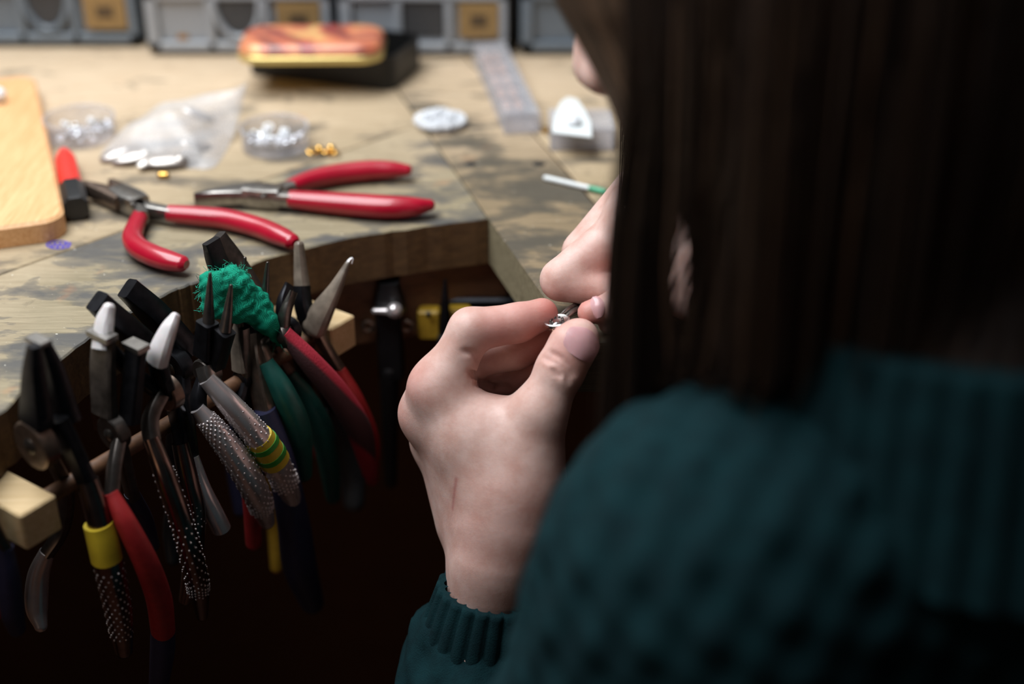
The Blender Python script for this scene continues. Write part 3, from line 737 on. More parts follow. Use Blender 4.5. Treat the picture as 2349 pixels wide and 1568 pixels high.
# ------------------------------------------------------------------ pliers hanging on the rack
def RP(pts): return [PR(x, y, o/1000) for x, y, o in pts]
class Hang(Thing):
    def __init__(s, label, piv, name='hanging_pliers', cat='pliers'):
        s.piv = PR(piv[0], piv[1], piv[2]/1000); super().__init__(name, label, cat, s.piv, 'pliers hanging on the rack')
    def bar(s, nm, pts, ru, rv, mat, power=4.5, cap='flat', capend=None, n=20, sides=12, parent=None, upv=None):
        P = RP(pts); sc = np.array([dep(p)/F for p in P])
        ru = (np.full(len(P), ru) if np.isscalar(ru) else np.array(ru, float))*sc
        rv = (np.full(len(P), rv) if np.isscalar(rv) else np.array(rv, float))*sc
        return s.part(nm, sweep(P, ru, rv, upv=RD if upv is None else upv, n=n, sides=sides, power=power, cap=cap, capend=capend), mat, parent=parent, angle=32)
    def grip(s, pts, r, mat, rv=None, nm='grip', cap='flat', parent=None):
        return s.bar(nm, pts, r, r if rv is None else rv, mat, 2.2, cap, 'round', n=44, sides=18, parent=parent)
    def cone(s, pts, r, mat, nm='jaw'): return s.bar(nm, pts, r, r, mat, 2.0, 'flat', 'round', n=12, sides=14)
    def joint(s, p, r, mat, th=16, rivet=True):
        c = PR(p[0], p[1], p[2]/1000); sc = dep(c)/F; t = th*sc
        ax = np.array([RD, RN*0.97+ZZ*0.1, ZZ])
        V, Fc = lathe([(0, -t), (r*sc*0.92, -t), (r*sc, -t*0.8), (r*sc, t*0.8), (r*sc*0.92, t), (0, t)], (0, 0, 0), 22)
        R = np.array([RN, ZZ, RD]); V = V @ R + c
        s.part('joint', (V, Fc), mat, angle=35)
        if rivet:
            V, Fc = lathe([(0, 0.0012), (r*sc*0.22, 0.001), (r*sc*0.34, 0.0002), (r*sc*0.34, -0.001)], (0, 0, 0), 18)
            s.part('rivet', (V @ np.array([RN, ZZ, -RD]) + c - RD*t, Fc), mat_dark_steel)
    def studs(s, pts, r, mat, rows=26, per=11, size=2.4, parent=None):
        P = catmull(RP(pts), rows); rr = catmull(np.c_[[list(np.full(len(pts), r) if np.isscalar(r) else r)]*3].T, rows)[:, 0]
        T = np.gradient(P, axis=0); out = []
        for i in range(rows):
            t = unit(T[i]); v = unit(RD - t*(RD@t)); u = np.cross(v, t); sc = dep(P[i])/F
            for k in range(per):
                a = 2*math.pi*(k+0.5*(i % 2))/per
                out.append(sphere(P[i]+(u*math.cos(a)+v*math.sin(a))*rr[i]*sc, size*sc, 6, 4))
        s.part('stud_texture', merge(*out), mat, parent=parent, kind='stuff')
    def band(s, pts, r, mat, nm='tape_band', parent=None): return s.bar(nm, pts, r, r, mat, 2.2, 'flat', 'flat', n=10, sides=20, parent=parent)

# big black flat nosed pliers, nearest the left edge
h = Hang('large black flat nosed pliers with yellow tape band beside the left rack bracket', (95, 1010, 0))
h.bar('jaw', [(99, 784, -4), (120, 850, -3), (150, 960, -1)], [14, 28, 38], [14, 22, 26], mat_black_steel)
h.bar('jaw', [(78, 792, 5), (78, 860, 4), (84, 965, 2)], [13, 25, 42], [14, 22, 26], mat_black_steel)
h.joint((85, 1015, 1), 62, mat_bronze, 20)
h.part('jaw_glint', box(PR(88, 781, 0.0005), (0.0050, 0.0028, 0.0010), [RN, RD, ZZ], 0.0004), mat_steel, smooth=False)  # steel sliver added to give the black jaw end a lamp reflection
h.bar('shank', [(130, 960, 4), (165, 1030, 8), (200, 1105, 12)], [34, 30, 24], 18, mat_black_steel)
g = h.grip([(200, 1100, 12), (225, 1180, 16), (248, 1290, 18), (272, 1400, 15), (284, 1490, 11)], [25, 28, 33, 31, 20], mat_stud_dk)
h.studs([(250, 1300, 18), (268, 1380, 16), (278, 1450, 13)], [33, 31, 26], mat_stud, 16, 12, 2.6, parent=g)
h.band([(225, 1200, 16.5), (236, 1240, 17.5), (245, 1282, 18)], [33, 35, 35], mat_yellow, parent=g)
h.bar('shank', [(112, 1040, -2), (150, 1120, -8), (142, 1210, -14), (106, 1272, -18)], [24, 20, 17, 15], 14, mat_dark_steel)
h.grip([(108, 1264, -18), (88, 1320, -22), (84, 1390, -22), (94, 1435, -18)], [17, 24, 25, 15], mat_chrome)

# behind it: pliers of which only the navy and the dark chrome handle ends show
h = Hang('dark pliers hanging beyond the left rack bracket with a navy handle end', (-50, 1130, -2))
h.bar('jaw', [(-66, 1000, 14), (-60, 1060, 12), (-52, 1130, 8)], [10, 22, 26], 16, mat_black_steel)
h.bar('jaw', [(-50, 1005, 20), (-46, 1060, 17), (-48, 1130, 10)], [8, 18, 24], 16, mat_black_steel)
h.joint((-50, 1135, 7), 30, mat_dark_steel, 12)
h.bar('shank', [(-48, 1140, 8), (-10, 1220, 4), (14, 1262, 4)], 18, 14, mat_dark_steel)
h.grip([(10, 1254, 4), (20, 1320, 4), (28, 1400, 2), (38, 1440, 0)], [20, 25, 26, 20], mat_navy)
h.bar('shank', [(-54, 1150, 5), (-40, 1230, -8), (-20, 1290, -22)], 14, 12, mat_dark_steel)
h.grip([(-24, 1282, -22), (-12, 1350, -24), (-6, 1410, -20)], [14, 16, 12], mat_red_dull)

# parallel action pliers with rough plated jaw
h = Hang('parallel jaw pliers with rough plated jaw and long red handle', (262, 1000, 4))
h.bar('jaw', [(238, 775, -2), (236, 850, -2), (240, 950, -1)], [36, 38, 36], [10, 14, 16], mat_plate)
h.bar('jaw', [(312, 798, 8), (305, 880, 8), (296, 965, 7)], [28, 26, 26], [14, 16, 16], mat_black_steel)
h.part('jaw_cap', box(PR(234, 768, -0.002), (0.0062, 0.003, 0.0012), [RN, RD, ZZ]), mat_steel, smooth=False)
h.part('jaw_cap', box(PR(312, 793, 0.008), (0.0050, 0.003, 0.0012), [RN, RD, ZZ]), mat_steel, smooth=False)
h.joint((262, 990, 3), 44, mat_dark_steel, 16)
h.bar('shank', [(275, 1000, 6), (262, 1070, 12), (256, 1140, 17)], [20, 17, 15], 14, mat_dark_steel)
g = h.grip([(254, 1130, 17), (290, 1200, 24), (335, 1290, 27), (364, 1370, 24), (374, 1445, 20)], [17, 24, 28, 29, 27], mat_red_dull)
h.grip([(374, 1440, 20), (372, 1500, 17), (362, 1590, 12)], [27, 27, 20], mat_navy, nm='grip_tip', parent=g)
h.bar('shank', [(270, 1000, 2), (290, 1080, -4), (305, 1140, -8)], [20, 17, 15], 14, mat_dark_steel)
h.grip([(302, 1130, -8), (330, 1190, -14), (350, 1250, -16)], [17, 20, 16], mat_navy)

# black wide jaw pliers leaning back over the bench edge
h = Hang('black wide jaw pliers with open blocky jaws leaning over the bench edge', (415, 850, -14))
h.bar('jaw', [(222, 690, -20), (270, 735, -19), (345, 800, -16)], [20, 34, 40], [26, 26, 24], mat_black_steel, 7)
h.bar('jaw', [(292, 660, -26), (350, 715, -23), (425, 800, -18)], [18, 36, 42], [26, 26, 24], mat_black_steel, 7)
h.joint((405, 840, -15), 46, mat_black_steel, 18)
h.bar('shank', [(415, 850, -12), (425, 950, -4), (440, 1060, 2)], [24, 20, 17], 14, mat_black_steel)
g = h.bar('grip', [(436, 1050, 2), (462, 1120, 8), (490, 1175, 11), (508, 1212, 12)], [21, 22, 22, 22], [21, 22, 22, 22], mat_chrome, 2.0, 'flat', 'flat', n=24, sides=20)
h.bar('tube_end', [(507, 1210, 12), (511, 1217, 12.2)], [19, 15], [19, 15], mat_black_pl, 2.0, n=4, sides=20, parent=g)
h.bar('shank', [(410, 850, -16), (400, 1000, -30), (398, 1150, -34)], [22, 18, 15], 14, mat_black_steel)
h.grip([(398, 1140, -34), (392, 1220, -36), (396, 1285, -33)], [15, 18, 14], mat_black_pl)

# nylon jawed pliers with dark studded handles
h = Hang('white nylon jawed pliers with dark studded metal handles', (385, 900, 4))
h.bar('jaw', [(250, 706, -4), (240, 740, -4), (234, 800, -2)], [13, 23, 26], [14, 18, 20], mat_nylon, 2.6, 'round', 'flat')
h.bar('jaw', [(402, 726, 12), (388, 752, 12), (370, 795, 11), (360, 830, 9)], [10, 19, 26, 27], [12, 16, 19, 20], mat_nylon, 2.6, 'round', 'flat')
h.bar('jaw_arm', [(240, 790, -2), (300, 850, 0), (365, 900, 3)], [20, 22, 24], 16, mat_black_steel)
h.bar('jaw_arm', [(364, 815, 9), (366, 850, 8), (382, 900, 5)], [22, 24, 26], 16, mat_black_steel)
h.joint((386, 900, 4), 42, mat_bronze, 16)
h.bar('shank', [(370, 905, 5), (345, 960, 9), (350, 1020, 14)], [24, 21, 20], 16, mat_dark_steel)
g = h.grip([(346, 1005, 13), (382, 1100, 22), (424, 1220, 26), (452, 1330, 22), (463, 1410, 17)], [20, 24, 26, 26, 14], mat_stud_dk)
h.studs([(375, 1080, 20), (424, 1220, 26), (450, 1320, 22.5), (455, 1355, 21)], [24, 27, 27, 25], mat_stud, 26, 10, 2.6, parent=g)
h.bar('shank', [(395, 905, 2), (412, 970, 2), (418, 1030, 3)], [24, 21, 20], 16, mat_black_steel)
g = h.grip([(414, 1015, 3), (432, 1100, 8), (448, 1180, 10), (440, 1300, 8), (425, 1375, 4)], [20, 23, 24, 22, 14], mat_stud_dk)
h.studs([(425, 1075, 6), (440, 1140, 9), (447, 1200, 10)], [23, 24, 24], mat_stud, 14, 9, 2.4, parent=g)

# round nosed pliers with beaded silver handles
h = Hang('round nosed pliers with beaded silver handles and a green striped tape band', (478, 850, 6))
h.cone([(478, 742, 8), (480, 690, 8), (482, 628, 8)], [15, 10, 4], mat_dark_steel)
h.cone([(516, 760, 14), (524, 705, 14), (530, 655, 14)], [15, 10, 4], mat_dark_steel)
h.bar('jaw_block', [(476, 738, 8), (474, 765, 7), (470, 815, 5)], [21, 22, 24], 20, mat_black_steel, 7)
h.bar('jaw_block', [(515, 757, 14), (505, 790, 11), (490, 835, 7)], [22, 22, 24], 20, mat_black_steel, 7)
h.joint((476, 850, 4), 34, mat_dark_steel, 18)
h.bar('shank', [(470, 840, 6), (478, 872, 9), (492, 895, 11)], [22, 20, 20], 16, mat_steel)
g = h.grip([(474, 868, 9), (530, 930, 17), (590, 1000, 22), (640, 1075, 22), (672, 1150, 17)], [20, 27, 31, 32, 20], mat_chrome)
h.studs([(540, 942, 18), (590, 1000, 22), (640, 1075, 22), (655, 1108, 20.5)], [27, 31, 32, 31], mat_stud, 24, 12, 3.0, parent=g)
tb = h.band([(592, 1000, 22), (608, 1022, 22.4), (630, 1056, 22.4)], [33, 35, 35], mat_yellow, parent=g)
h.band([(600, 1010, 22.2), (606, 1019, 22.3)], [35.5, 36.2], mat_greentape, nm='tape_stripe', parent=g)
h.band([(616, 1034, 22.4), (622, 1043, 22.4)], [36.4, 36.4], mat_greentape, nm='tape_stripe', parent=g)
h.bar('shank', [(470, 860, 2), (456, 905, 6), (456, 950, 9)], [20, 18, 17], 15, mat_black_steel)
g = h.grip([(452, 936, 9), (505, 1000, 16), (555, 1070, 19), (592, 1140, 18), (612, 1196, 14)], [17, 28, 32, 30, 18], mat_chrome)
h.studs([(472, 960, 12), (505, 1000, 16), (555, 1070, 19), (592, 1140, 18), (600, 1165, 16.5)], [23, 28, 32, 30, 27], mat_stud, 30, 12, 3.0, parent=g)

# small side cutter
h = Hang('small worn side cutter tucked between the round nosed pliers and the gauze', (556, 870, -4))
h.bar('jaw', [(548, 738, -6), (545, 780, -5), (550, 850, -4)], [8, 18, 22], 12, mat_duct, 2.6, 'round', 'flat')
h.bar('jaw', [(562, 752, -1), (560, 800, -2), (560, 860, -3)], [6, 12, 16], 12, mat_dark_steel)
h.joint((556, 870, -4), 24, mat_black_steel, 10)
h.bar('shank', [(556, 880, -3), (545, 960, 2), (560, 1060, 4)], [16, 14, 13], 10, mat_black_steel)
h.grip([(556, 1050, 4), (575, 1130, 6), (582, 1245, 3)], [15, 20, 18], mat_red_dull)
h.bar('shank', [(556, 880, -6), (575, 980, -16), (600, 1090, -22)], [15, 13, 12], 10, mat_black_steel)
h.grip([(598, 1080, -22), (630, 1180, -28), (634, 1300, -24)], [14, 20, 14], mat_yellow_dk)

# large dark flat pliers under the gauze with navy grip
h = Hang('large dark flat nosed pliers under the green gauze with a long navy grip', (585, 770, -10))
h.bar('jaw', [(496, 545, -26), (535, 605, -22), (590, 700, -15)], [14, 26, 34], [24, 24, 24], mat_dark_steel, 6)
h.bar('jaw', [(484, 552, -20), (505, 615, -18), (565, 720, -12)], [10, 20, 26], [22, 22, 22], mat_black_steel, 6)
h.joint((582, 765, -11), 36, mat_black_steel, 16)
h.bar('shank', [(582, 770, -8), (590, 850, 0), (612, 960, 8)], [26, 25, 24], 16, mat_bronze)
h.grip([(606, 940, 8), (645, 1060, 14), (672, 1190, 14), (688, 1300, 11), (716, 1382, 7)], [26, 32, 36, 38, 26], mat_navy)
h.bar('shank', [(585, 775, -14), (560, 880, -30), (550, 960, -36)], [22, 20, 18], 14, mat_black_steel)
h.grip([(550, 950, -36), (540, 1060, -42), (552, 1170, -38)], [18, 22, 16], mat_navy)

# slim round nosed pliers with dark green grips
h = Hang('slim round nosed pliers with dark green grips behind the gauze', (625, 770, -6))
h.cone([(555, 700, -12), (558, 650, -13), (562, 592, -14)], [13, 9, 4], mat_dark_steel)
h.cone([(606, 712, -3), (609, 660, -3), (614, 603, -3)], [13, 9, 4], mat_dark_steel)
h.bar('jaw_block', [(560, 700, -12), (585, 735, -9), (612, 765, -7)], [16, 18, 20], 16, mat_black_steel)
h.bar('jaw_block', [(606, 706, -3), (612, 740, -4), (620, 770, -5)], [16, 18, 20], 16, mat_black_steel)
h.joint((624, 772, -6), 28, mat_dark_steel, 13)
h.bar('shank', [(615, 775, -4), (605, 800, 0), (616, 835, 4)], [15, 14, 13], 12, mat_bronze)
h.grip([(610, 830, 4), (650, 900, 12), (684, 985, 14), (696, 1085, 9)], [18, 27, 29, 20], mat_green_dk)
h.bar('shank', [(628, 775, -8), (645, 825, -8), (672, 866, -6)], [15, 14, 13], 12, mat_bronze)
h.grip([(664, 858, -6), (712, 930, 2), (748, 1020, 4), (764, 1140, 0)], [16, 25, 28, 16], mat_green_dk)

# end cutter with a domed rivet and fabric wrapped red grip
h = Hang('pointed cutters with a domed rivet and a fabric wrapped red grip', (664, 752, 4))
h.bar('jaw', [(664, 652, -4), (648, 695, -2), (652, 745, 2)], [5, 13, 20], 13, mat_black_steel, 3)
h.bar('jaw', [(674, 668, 6), (655, 715, 6), (645, 765, 5)], [4, 13, 20], 13, mat_dark_steel, 3)
h.joint((664, 755, 3), 30, mat_black_steel, 12, False)
cR = PR(668, 744, 0.003); h.part('rivet', sphere(cR - RD*0.0032, 0.0029, 18, 10), mat_chrome)
h.bar('shank', [(655, 755, 6), (650, 770, 8), (662, 790, 9)], [16, 16, 16], 13, mat_dark_steel)
h.grip([(652, 762, 8), (712, 830, 16), (775, 905, 21), (825, 990, 21), (848, 1085, 15)], [17, 26, 29, 29, 16], mat_fabric_red)
h.bar('shank', [(672, 765, 0), (690, 840, -14), (705, 900, -20)], [16, 14, 13], 12, mat_black_steel)
h.grip([(702, 890, -20), (720, 960, -26), (735, 1040, -24)], [14, 18, 14], mat_red_dull)

# taped jaw pliers at the right end
h = Hang('pliers with grimy tape wrapped jaws beside the right rack bracket', (715, 735, -2))
h.bar('jaw', [(686, 562, -12), (690, 620, -10), (694, 668, -8)], [10, 15, 19], [10, 13, 15], mat_duct, 3.5, 'round', 'flat')
h.bar('jaw_block', [(692, 655, -8), (694, 690, -6), (704, 730, -4)], [16, 18, 20], 16, mat_black_steel, 6)
h.bar('jaw', [(797, 605, 10), (770, 660, 8), (738, 715, 4), (722, 750, 1)], [6, 16, 28, 30], [6, 14, 20, 22], mat_duct, 2.6, 'round', 'round')
fr_ = RP([(795, 606, 10), (801, 596, 10), (808, 592, 10.5), (807, 604, 11)]); h.part('tape_fray', sweep(fr_, [0.0009, 0.0008, 0.0007, 0.0003], 0.0003, n=12, sides=6), mat_nylon)
h.joint((714, 742, -2), 30, mat_dark_steel, 14)
h.bar('shank', [(720, 750, 0), (750, 800, 5), (786, 856, 8)], [17, 14, 12], 11, mat_bronze)
h.grip([(780, 846, 8), (815, 920, 12), (846, 1010, 12), (854, 1100, 7)], [13, 21, 24, 14], mat_red_dull)
h.bar('shank', [(710, 755, -6), (730, 850, -18), (760, 940, -24)], [16, 14, 13], 12, mat_black_steel)
h.grip([(756, 930, -24), (785, 1000, -28), (806, 1080, -26), (812, 1150, -20)], [16, 24, 30, 24], mat_grey_rub)

# green gauze scrap draped over the pliers
gz = Thing('gauze_scrap', 'frayed teal green gauze scrap draped over the hanging pliers', 'cloth', PR(560, 700, 0))
def GP(x, y, o): return PR(x, y, o/1000)
gs = 0.63/F
gpx = [((482, 648, -6), (486, 705, -4), 20, 22), ((482, 648, -6), (530, 632, -10), 20, 20), ((530, 628, -10), (556, 634, -12), 16, 16), ((500, 660, -5), (545, 660, -6), 27, 27), ((495, 705, -4), (545, 715, -3), 24, 26),
       ((548, 655, -6), (590, 690, -3), 26, 27), ((545, 700, -4), (600, 728, 0), 28, 24), ((592, 695, -2), (612, 740, 2), 22, 22), ((610, 735, 2), (642, 782, 4), 21, 13)]
gp = [(GP(*a), GP(*b), ra*gs, rb*gs) for a, b, ra, rb in gpx]
def gzf(P):
    d = chain(P, gp, 0.004)
    q = P*1000
    nz = np.sin(q[:, 0]*1.05+1.3*np.sin(q[:, 2]*0.5))*np.sin(q[:, 2]*0.85+q[:, 1]*0.6) + 0.6*np.sin(q[:, 0]*0.5-q[:, 2]*1.25+np.sin(q[:, 1]*0.9))
    return d + nz*0.00042
gl = np.array([g[0] for g in gp]+[g[1] for g in gp]); V, Q = mesh_sdf(gzf, gl.min(0)-0.012, gl.max(0)+0.012, 0.0009)
gz.part('cloth', (V, Q), mat_gauze, angle=0)
cands = V[RNG.choice(len(V), 420)]; cen_ = gl.mean(0); out = []
for p in cands:
    pr = p - C0; px = CX + F*(pr@RT)/(pr@FW); py = CY - F*(pr@UP)/(pr@FW)
    edge = py < 640 or px < 476 or (py > 752 and px > 612)
    if not edge: continue
    dr = unit(p-cen_) if py < 752 else unit(GP(660, 810, 12)-GP(600, 720, 10)); dr = unit(dr + RNG.normal(0, 0.5, 3)); ln = RNG.uniform(0.001, 0.0032 if py < 752 else 0.006)
    out.append(sweep([p, p+dr*ln*0.5+RNG.normal(0, 0.0004, 3), p+dr*ln+RNG.normal(0, 0.001, 3)-ZZ*0.0006], 0.00009, n=6, sides=4))
if out: gz.part('fringe', merge(*out), mat_thread, kind='stuff')

# ------------------------------------------------------------------ tools hanging under the bench top
YU = 0.632
u = Thing('hanging_clamp', 'black tool clamp with a chrome knob hanging under the bench edge', 'clamp', PY(890, 760, YU))
def UB(px0, px1, py0, py1, y, hy): 
    a_, b_ = PY(px0, py0, y), PY(px1, py1, y); return box((a_+b_)/2, (abs(b_-a_)[0]/2, hy, abs(b_-a_)[2]/2), None, 0.0012)
u.part('cap', sweep([PY(893, 640, YU), PY(893, 660, YU), PY(895, 705, YU)], [0.0052, 0.0058, 0.0085], [0.006, 0.006, 0.007], upv=(0, 1, 0), n=10, sides=12, power=5, cap='flat'), mat_black_pl)
u.part('clamp_body', UB(862, 928, 700, 860, YU+0.002, 0.006), mat_black_pl)
u.part('stem', sweep([PY(893, 850, YU), PY(895, 960, YU), PY(896, 1105, YU)], [0.0055, 0.0045, 0.0035], upv=(0, 1, 0), n=12, sides=14), mat_black_pl)
kb = PY(905, 712, YU-0.010); u.part('knob', sphere(kb, 0.0042, 18, 12), mat_chrome)
u.part('knob_lever', sweep([kb+[-0.002, 0, -0.0005], kb+[-0.010, 0.001, -0.0008]], [0.0022, 0.0016], n=8, sides=12), mat_chrome)
for x in (845, 935): u.part('screw_eye', torus(PY(x, 748, YU-0.006), 0.0026, 0.0011, [(1, 0, 0), (0, 0, 1), (0, 1, 0)]), mat_bronze)
rl = Thing('tool_rail', 'dark metal rail under the bench top beside the clamp', 'rail', PY(1060, 700, YU+0.008))
rl.part('strip', UB(760, 1215, 682, 704, YU+0.012, 0.002), mat_black_steel)
bench.part('back_panel', box((0.0, 1.06, -0.44), (0.56, 0.006, 0.40), None, 0.001), mat_under, smooth=False)
for x0, x1, y0, y1 in ((958, 1012, 706, 772), (1028, 1082, 704, 770)):
    yb = Thing('yellow_box', 'yellow plastic box under the rail '+('beside the clamp' if x0 < 1000 else 'right of the black spike'), 'box', PY((x0+x1)/2, y1, YU+0.008))
    yb.part('case', UB(x0, x1, y0, y1, YU+0.004, 0.004), mat_yellow_dk)
    yb.part('clip', UB(x0+20, x0+30, y0+8, y0+22, YU-0.002, 0.001), mat_black_pl)
sp = Thing('spike', 'black tapered spike standing on the rail under the bench', 'spike', PY(1021, 800, YU-0.004))
sp.part('blade', sweep([PY(1021, 642, YU-0.002), PY(1021, 700, YU-0.002), PY(1022, 780, YU-0.002)], [0.0008, 0.0024, 0.0034], upv=(0, 1, 0), n=10, sides=8, cap='flat'), mat_black_steel)
sp.part('handle', sweep([PY(1022, 776, YU-0.002), PY(1022, 840, YU-0.002)], 0.0045, upv=(0, 1, 0), n=8, sides=14), mat_black_pl)

# ------------------------------------------------------------------ the person
def J(px, py, dz, d0=0.605): return PD(px, py, d0+dz/1000)
def CN(a, b, ra, rb, d0=0.605):
    A, B = J(*a, d0), J(*b, d0); return (A, B, ra*dep(A)/F, rb*dep(B)/F)
palmL = [CN((1085, 1600, 34), (1140, 1275, 6), 100, 88), CN((1085, 1600, 46), (1134, 1275, 24), 86, 80),
         CN((1140, 1275, 7), (1160, 1150, 4), 88, 92), CN((1132, 1275, 22), (1112, 1150, 24), 80, 84),
         CN((1140, 1165, 0), (1012, 885, 0), 72, 56), CN((1105, 1165, 14), (985, 950, 15), 70, 54),
         CN((1085, 1175, 26), (1000, 1012, 30), 64, 48), CN((1078, 1185, 34), (1025, 1060, 42), 58, 43),
         CN((1190, 1185, 2), (1238, 945, -10), 88, 58), CN((1085, 985, 2), (1195, 985, -4), 56, 58), CN((1110, 1010, 4), (1185, 1090, 0), 84, 88), CN((1004, 892, 4), (986, 945, 13), 48, 46)]
fingL = [[CN((1012, 885, 0), (1080, 757, -4), 57, 50), CN((1080, 757, -4), (1188, 740, -2), 51, 44), CN((1188, 740, -2), (1243, 721, 0), 43, 38)],
         [CN((985, 950, 15), (1074, 828, 17), 54, 47), CN((1074, 828, 17), (1183, 804, 14), 46, 42), CN((1183, 804, 14), (1250, 780, 11), 42, 35)],
         [CN((1000, 1012, 30), (1090, 886, 34), 49, 44), CN((1090, 886, 34), (1183, 866, 29), 44, 40), CN((1183, 866, 29), (1246, 842, 23), 40, 33)],
         [CN((1025, 1060, 42), (1100, 962, 47), 44, 38), CN((1100, 962, 47), (1168, 934, 43), 37, 33), CN((1168, 934, 43), (1214, 908, 39), 33, 28)]]
thumbL = [CN((1238, 945, -10), (1286, 846, -12), 58, 54), CN((1286, 846, -12), (1314, 794, -12), 54, 53), CN((1314, 794, -12), (1330, 773, -11), 52, 43)]
CRE = []
def hand_left(P):
    pal = chain(P, palmL, 0.014)
    d = None
    for k, f in enumerate(fingL):
        e = smin(pal, chain(P, f, 0.003), 0.008); d = e if d is None else np.minimum(d, e)
    d = np.minimum(d, smin(pal, chain(P, thumbL, 0.004), 0.006))
    for (a, b, r, k) in CRE: d = smax(d, -cone_d(P, a, b, r, r), k)
    return d
def trace(fn, px, py, d0=0.52):
    r = ray(px, py); t = d0
    for _ in range(90):
        v = float(fn((C0+r*t)[None])[0])
        if v < 2e-5: break
        t += v*0.8/np.linalg.norm(r)
        if t > 0.8: break
    return C0 + r*t
# skin folds: thumb joint wrinkles, base of the index finger, web folds, finger joints
lines = [([(1256, 806), (1284, 820), (1306, 842), (1318, 862)], 0.55), ([(1246, 818), (1276, 834), (1298, 856), (1306, 876)], 0.6), ([(1268, 846), (1286, 866)], 0.35),
         ([(1064, 806), (1088, 812), (1100, 828)], 0.8), ([(1082, 862), (1110, 878), (1150, 886), (1168, 889)], 0.8), ([(1075, 852), (1100, 850)], 0.5), ([(1090, 880), (1130, 893)], 0.6),
         ]
new = []
for pl, r in lines:
    q = catmull([trace(hand_left, x, y) for x, y in pl], 9)
    for a, b in zip(q[:-1], q[1:]): new.append((a - FW*0.0002, b - FW*0.0002, 0.0009*r, 0.0018))
CRE = new
allp = np.array([q for pr in palmL + sum(fingL, []) + thumbL for q in pr[:2]])
VL, QL = mesh_sdf(hand_left, allp.min(0)-0.024, allp.max(0)+0.024, 0.0010)

# right hand: folded index and middle finger, thumb tip, palm and forearm
D2 = 0.618
def CR_(a, b, ra, rb): return CN(a, b, ra, rb, D2)
WRr = PD(1690, 650, 0.570); ELr = np.array([0.31, 0.31, -0.10])
palmR = [CR_((1470, 470, 4), (1610, 630, -20), 74, 80), CR_((1440, 520, -2), (1610, 640, -28), 66, 78), CR_((1500, 440, 16), (1620, 600, -6), 66, 74), CR_((1480, 640, -22), (1610, 660, -32), 56, 72), (PD(1610, 640, 0.596), WRr, 0.0160, 0.021), (WRr, WRr+(ELr-WRr)*0.9, 0.021, 0.034)]
fingR = [[CR_((1450, 520, 2), (1288, 640, -2), 62, 48), CR_((1288, 643, -2), (1400, 668, -4), 48, 40), CR_((1400, 668, -4), (1470, 672, -4), 40, 34)],
         [CR_((1476, 440, 16), (1345, 580, 14), 68, 56), CR_((1345, 582, 14), (1440, 640, 12), 54, 42), CR_((1440, 640, 12), (1500, 660, 10), 40, 34)],
         [CR_((1510, 440, 24), (1410, 550, 22), 56, 48), CR_((1410, 552, 22), (1490, 610, 14), 46, 38)],
         [CR_((1540, 440, 30), (1460, 540, 30), 46, 40), CR_((1460, 542, 30), (1520, 590, 20), 40, 32)],
         [CR_((1480, 655, -14), (1420, 700, -18), 48, 42), CR_((1420, 700, -18), (1352, 716, -18), 38, 28)],
         [CR_((1500, 690, -20), (1400, 738, -14), 40, 30)]]
def hand_right(P):
    pal = chain(P, palmR, 0.008); d = None
    for f in fingR:
        e = smin(pal, chain(P, f, 0.002), 0.003); d = e if d is None else np.minimum(d, e)
    return d
allp = np.array([q for pr in palmR + sum(fingR, []) for q in pr[:2]])
VR, QR = mesh_sdf(hand_right, allp.min(0)-0.04, allp.max(0)+0.04, 0.0016)

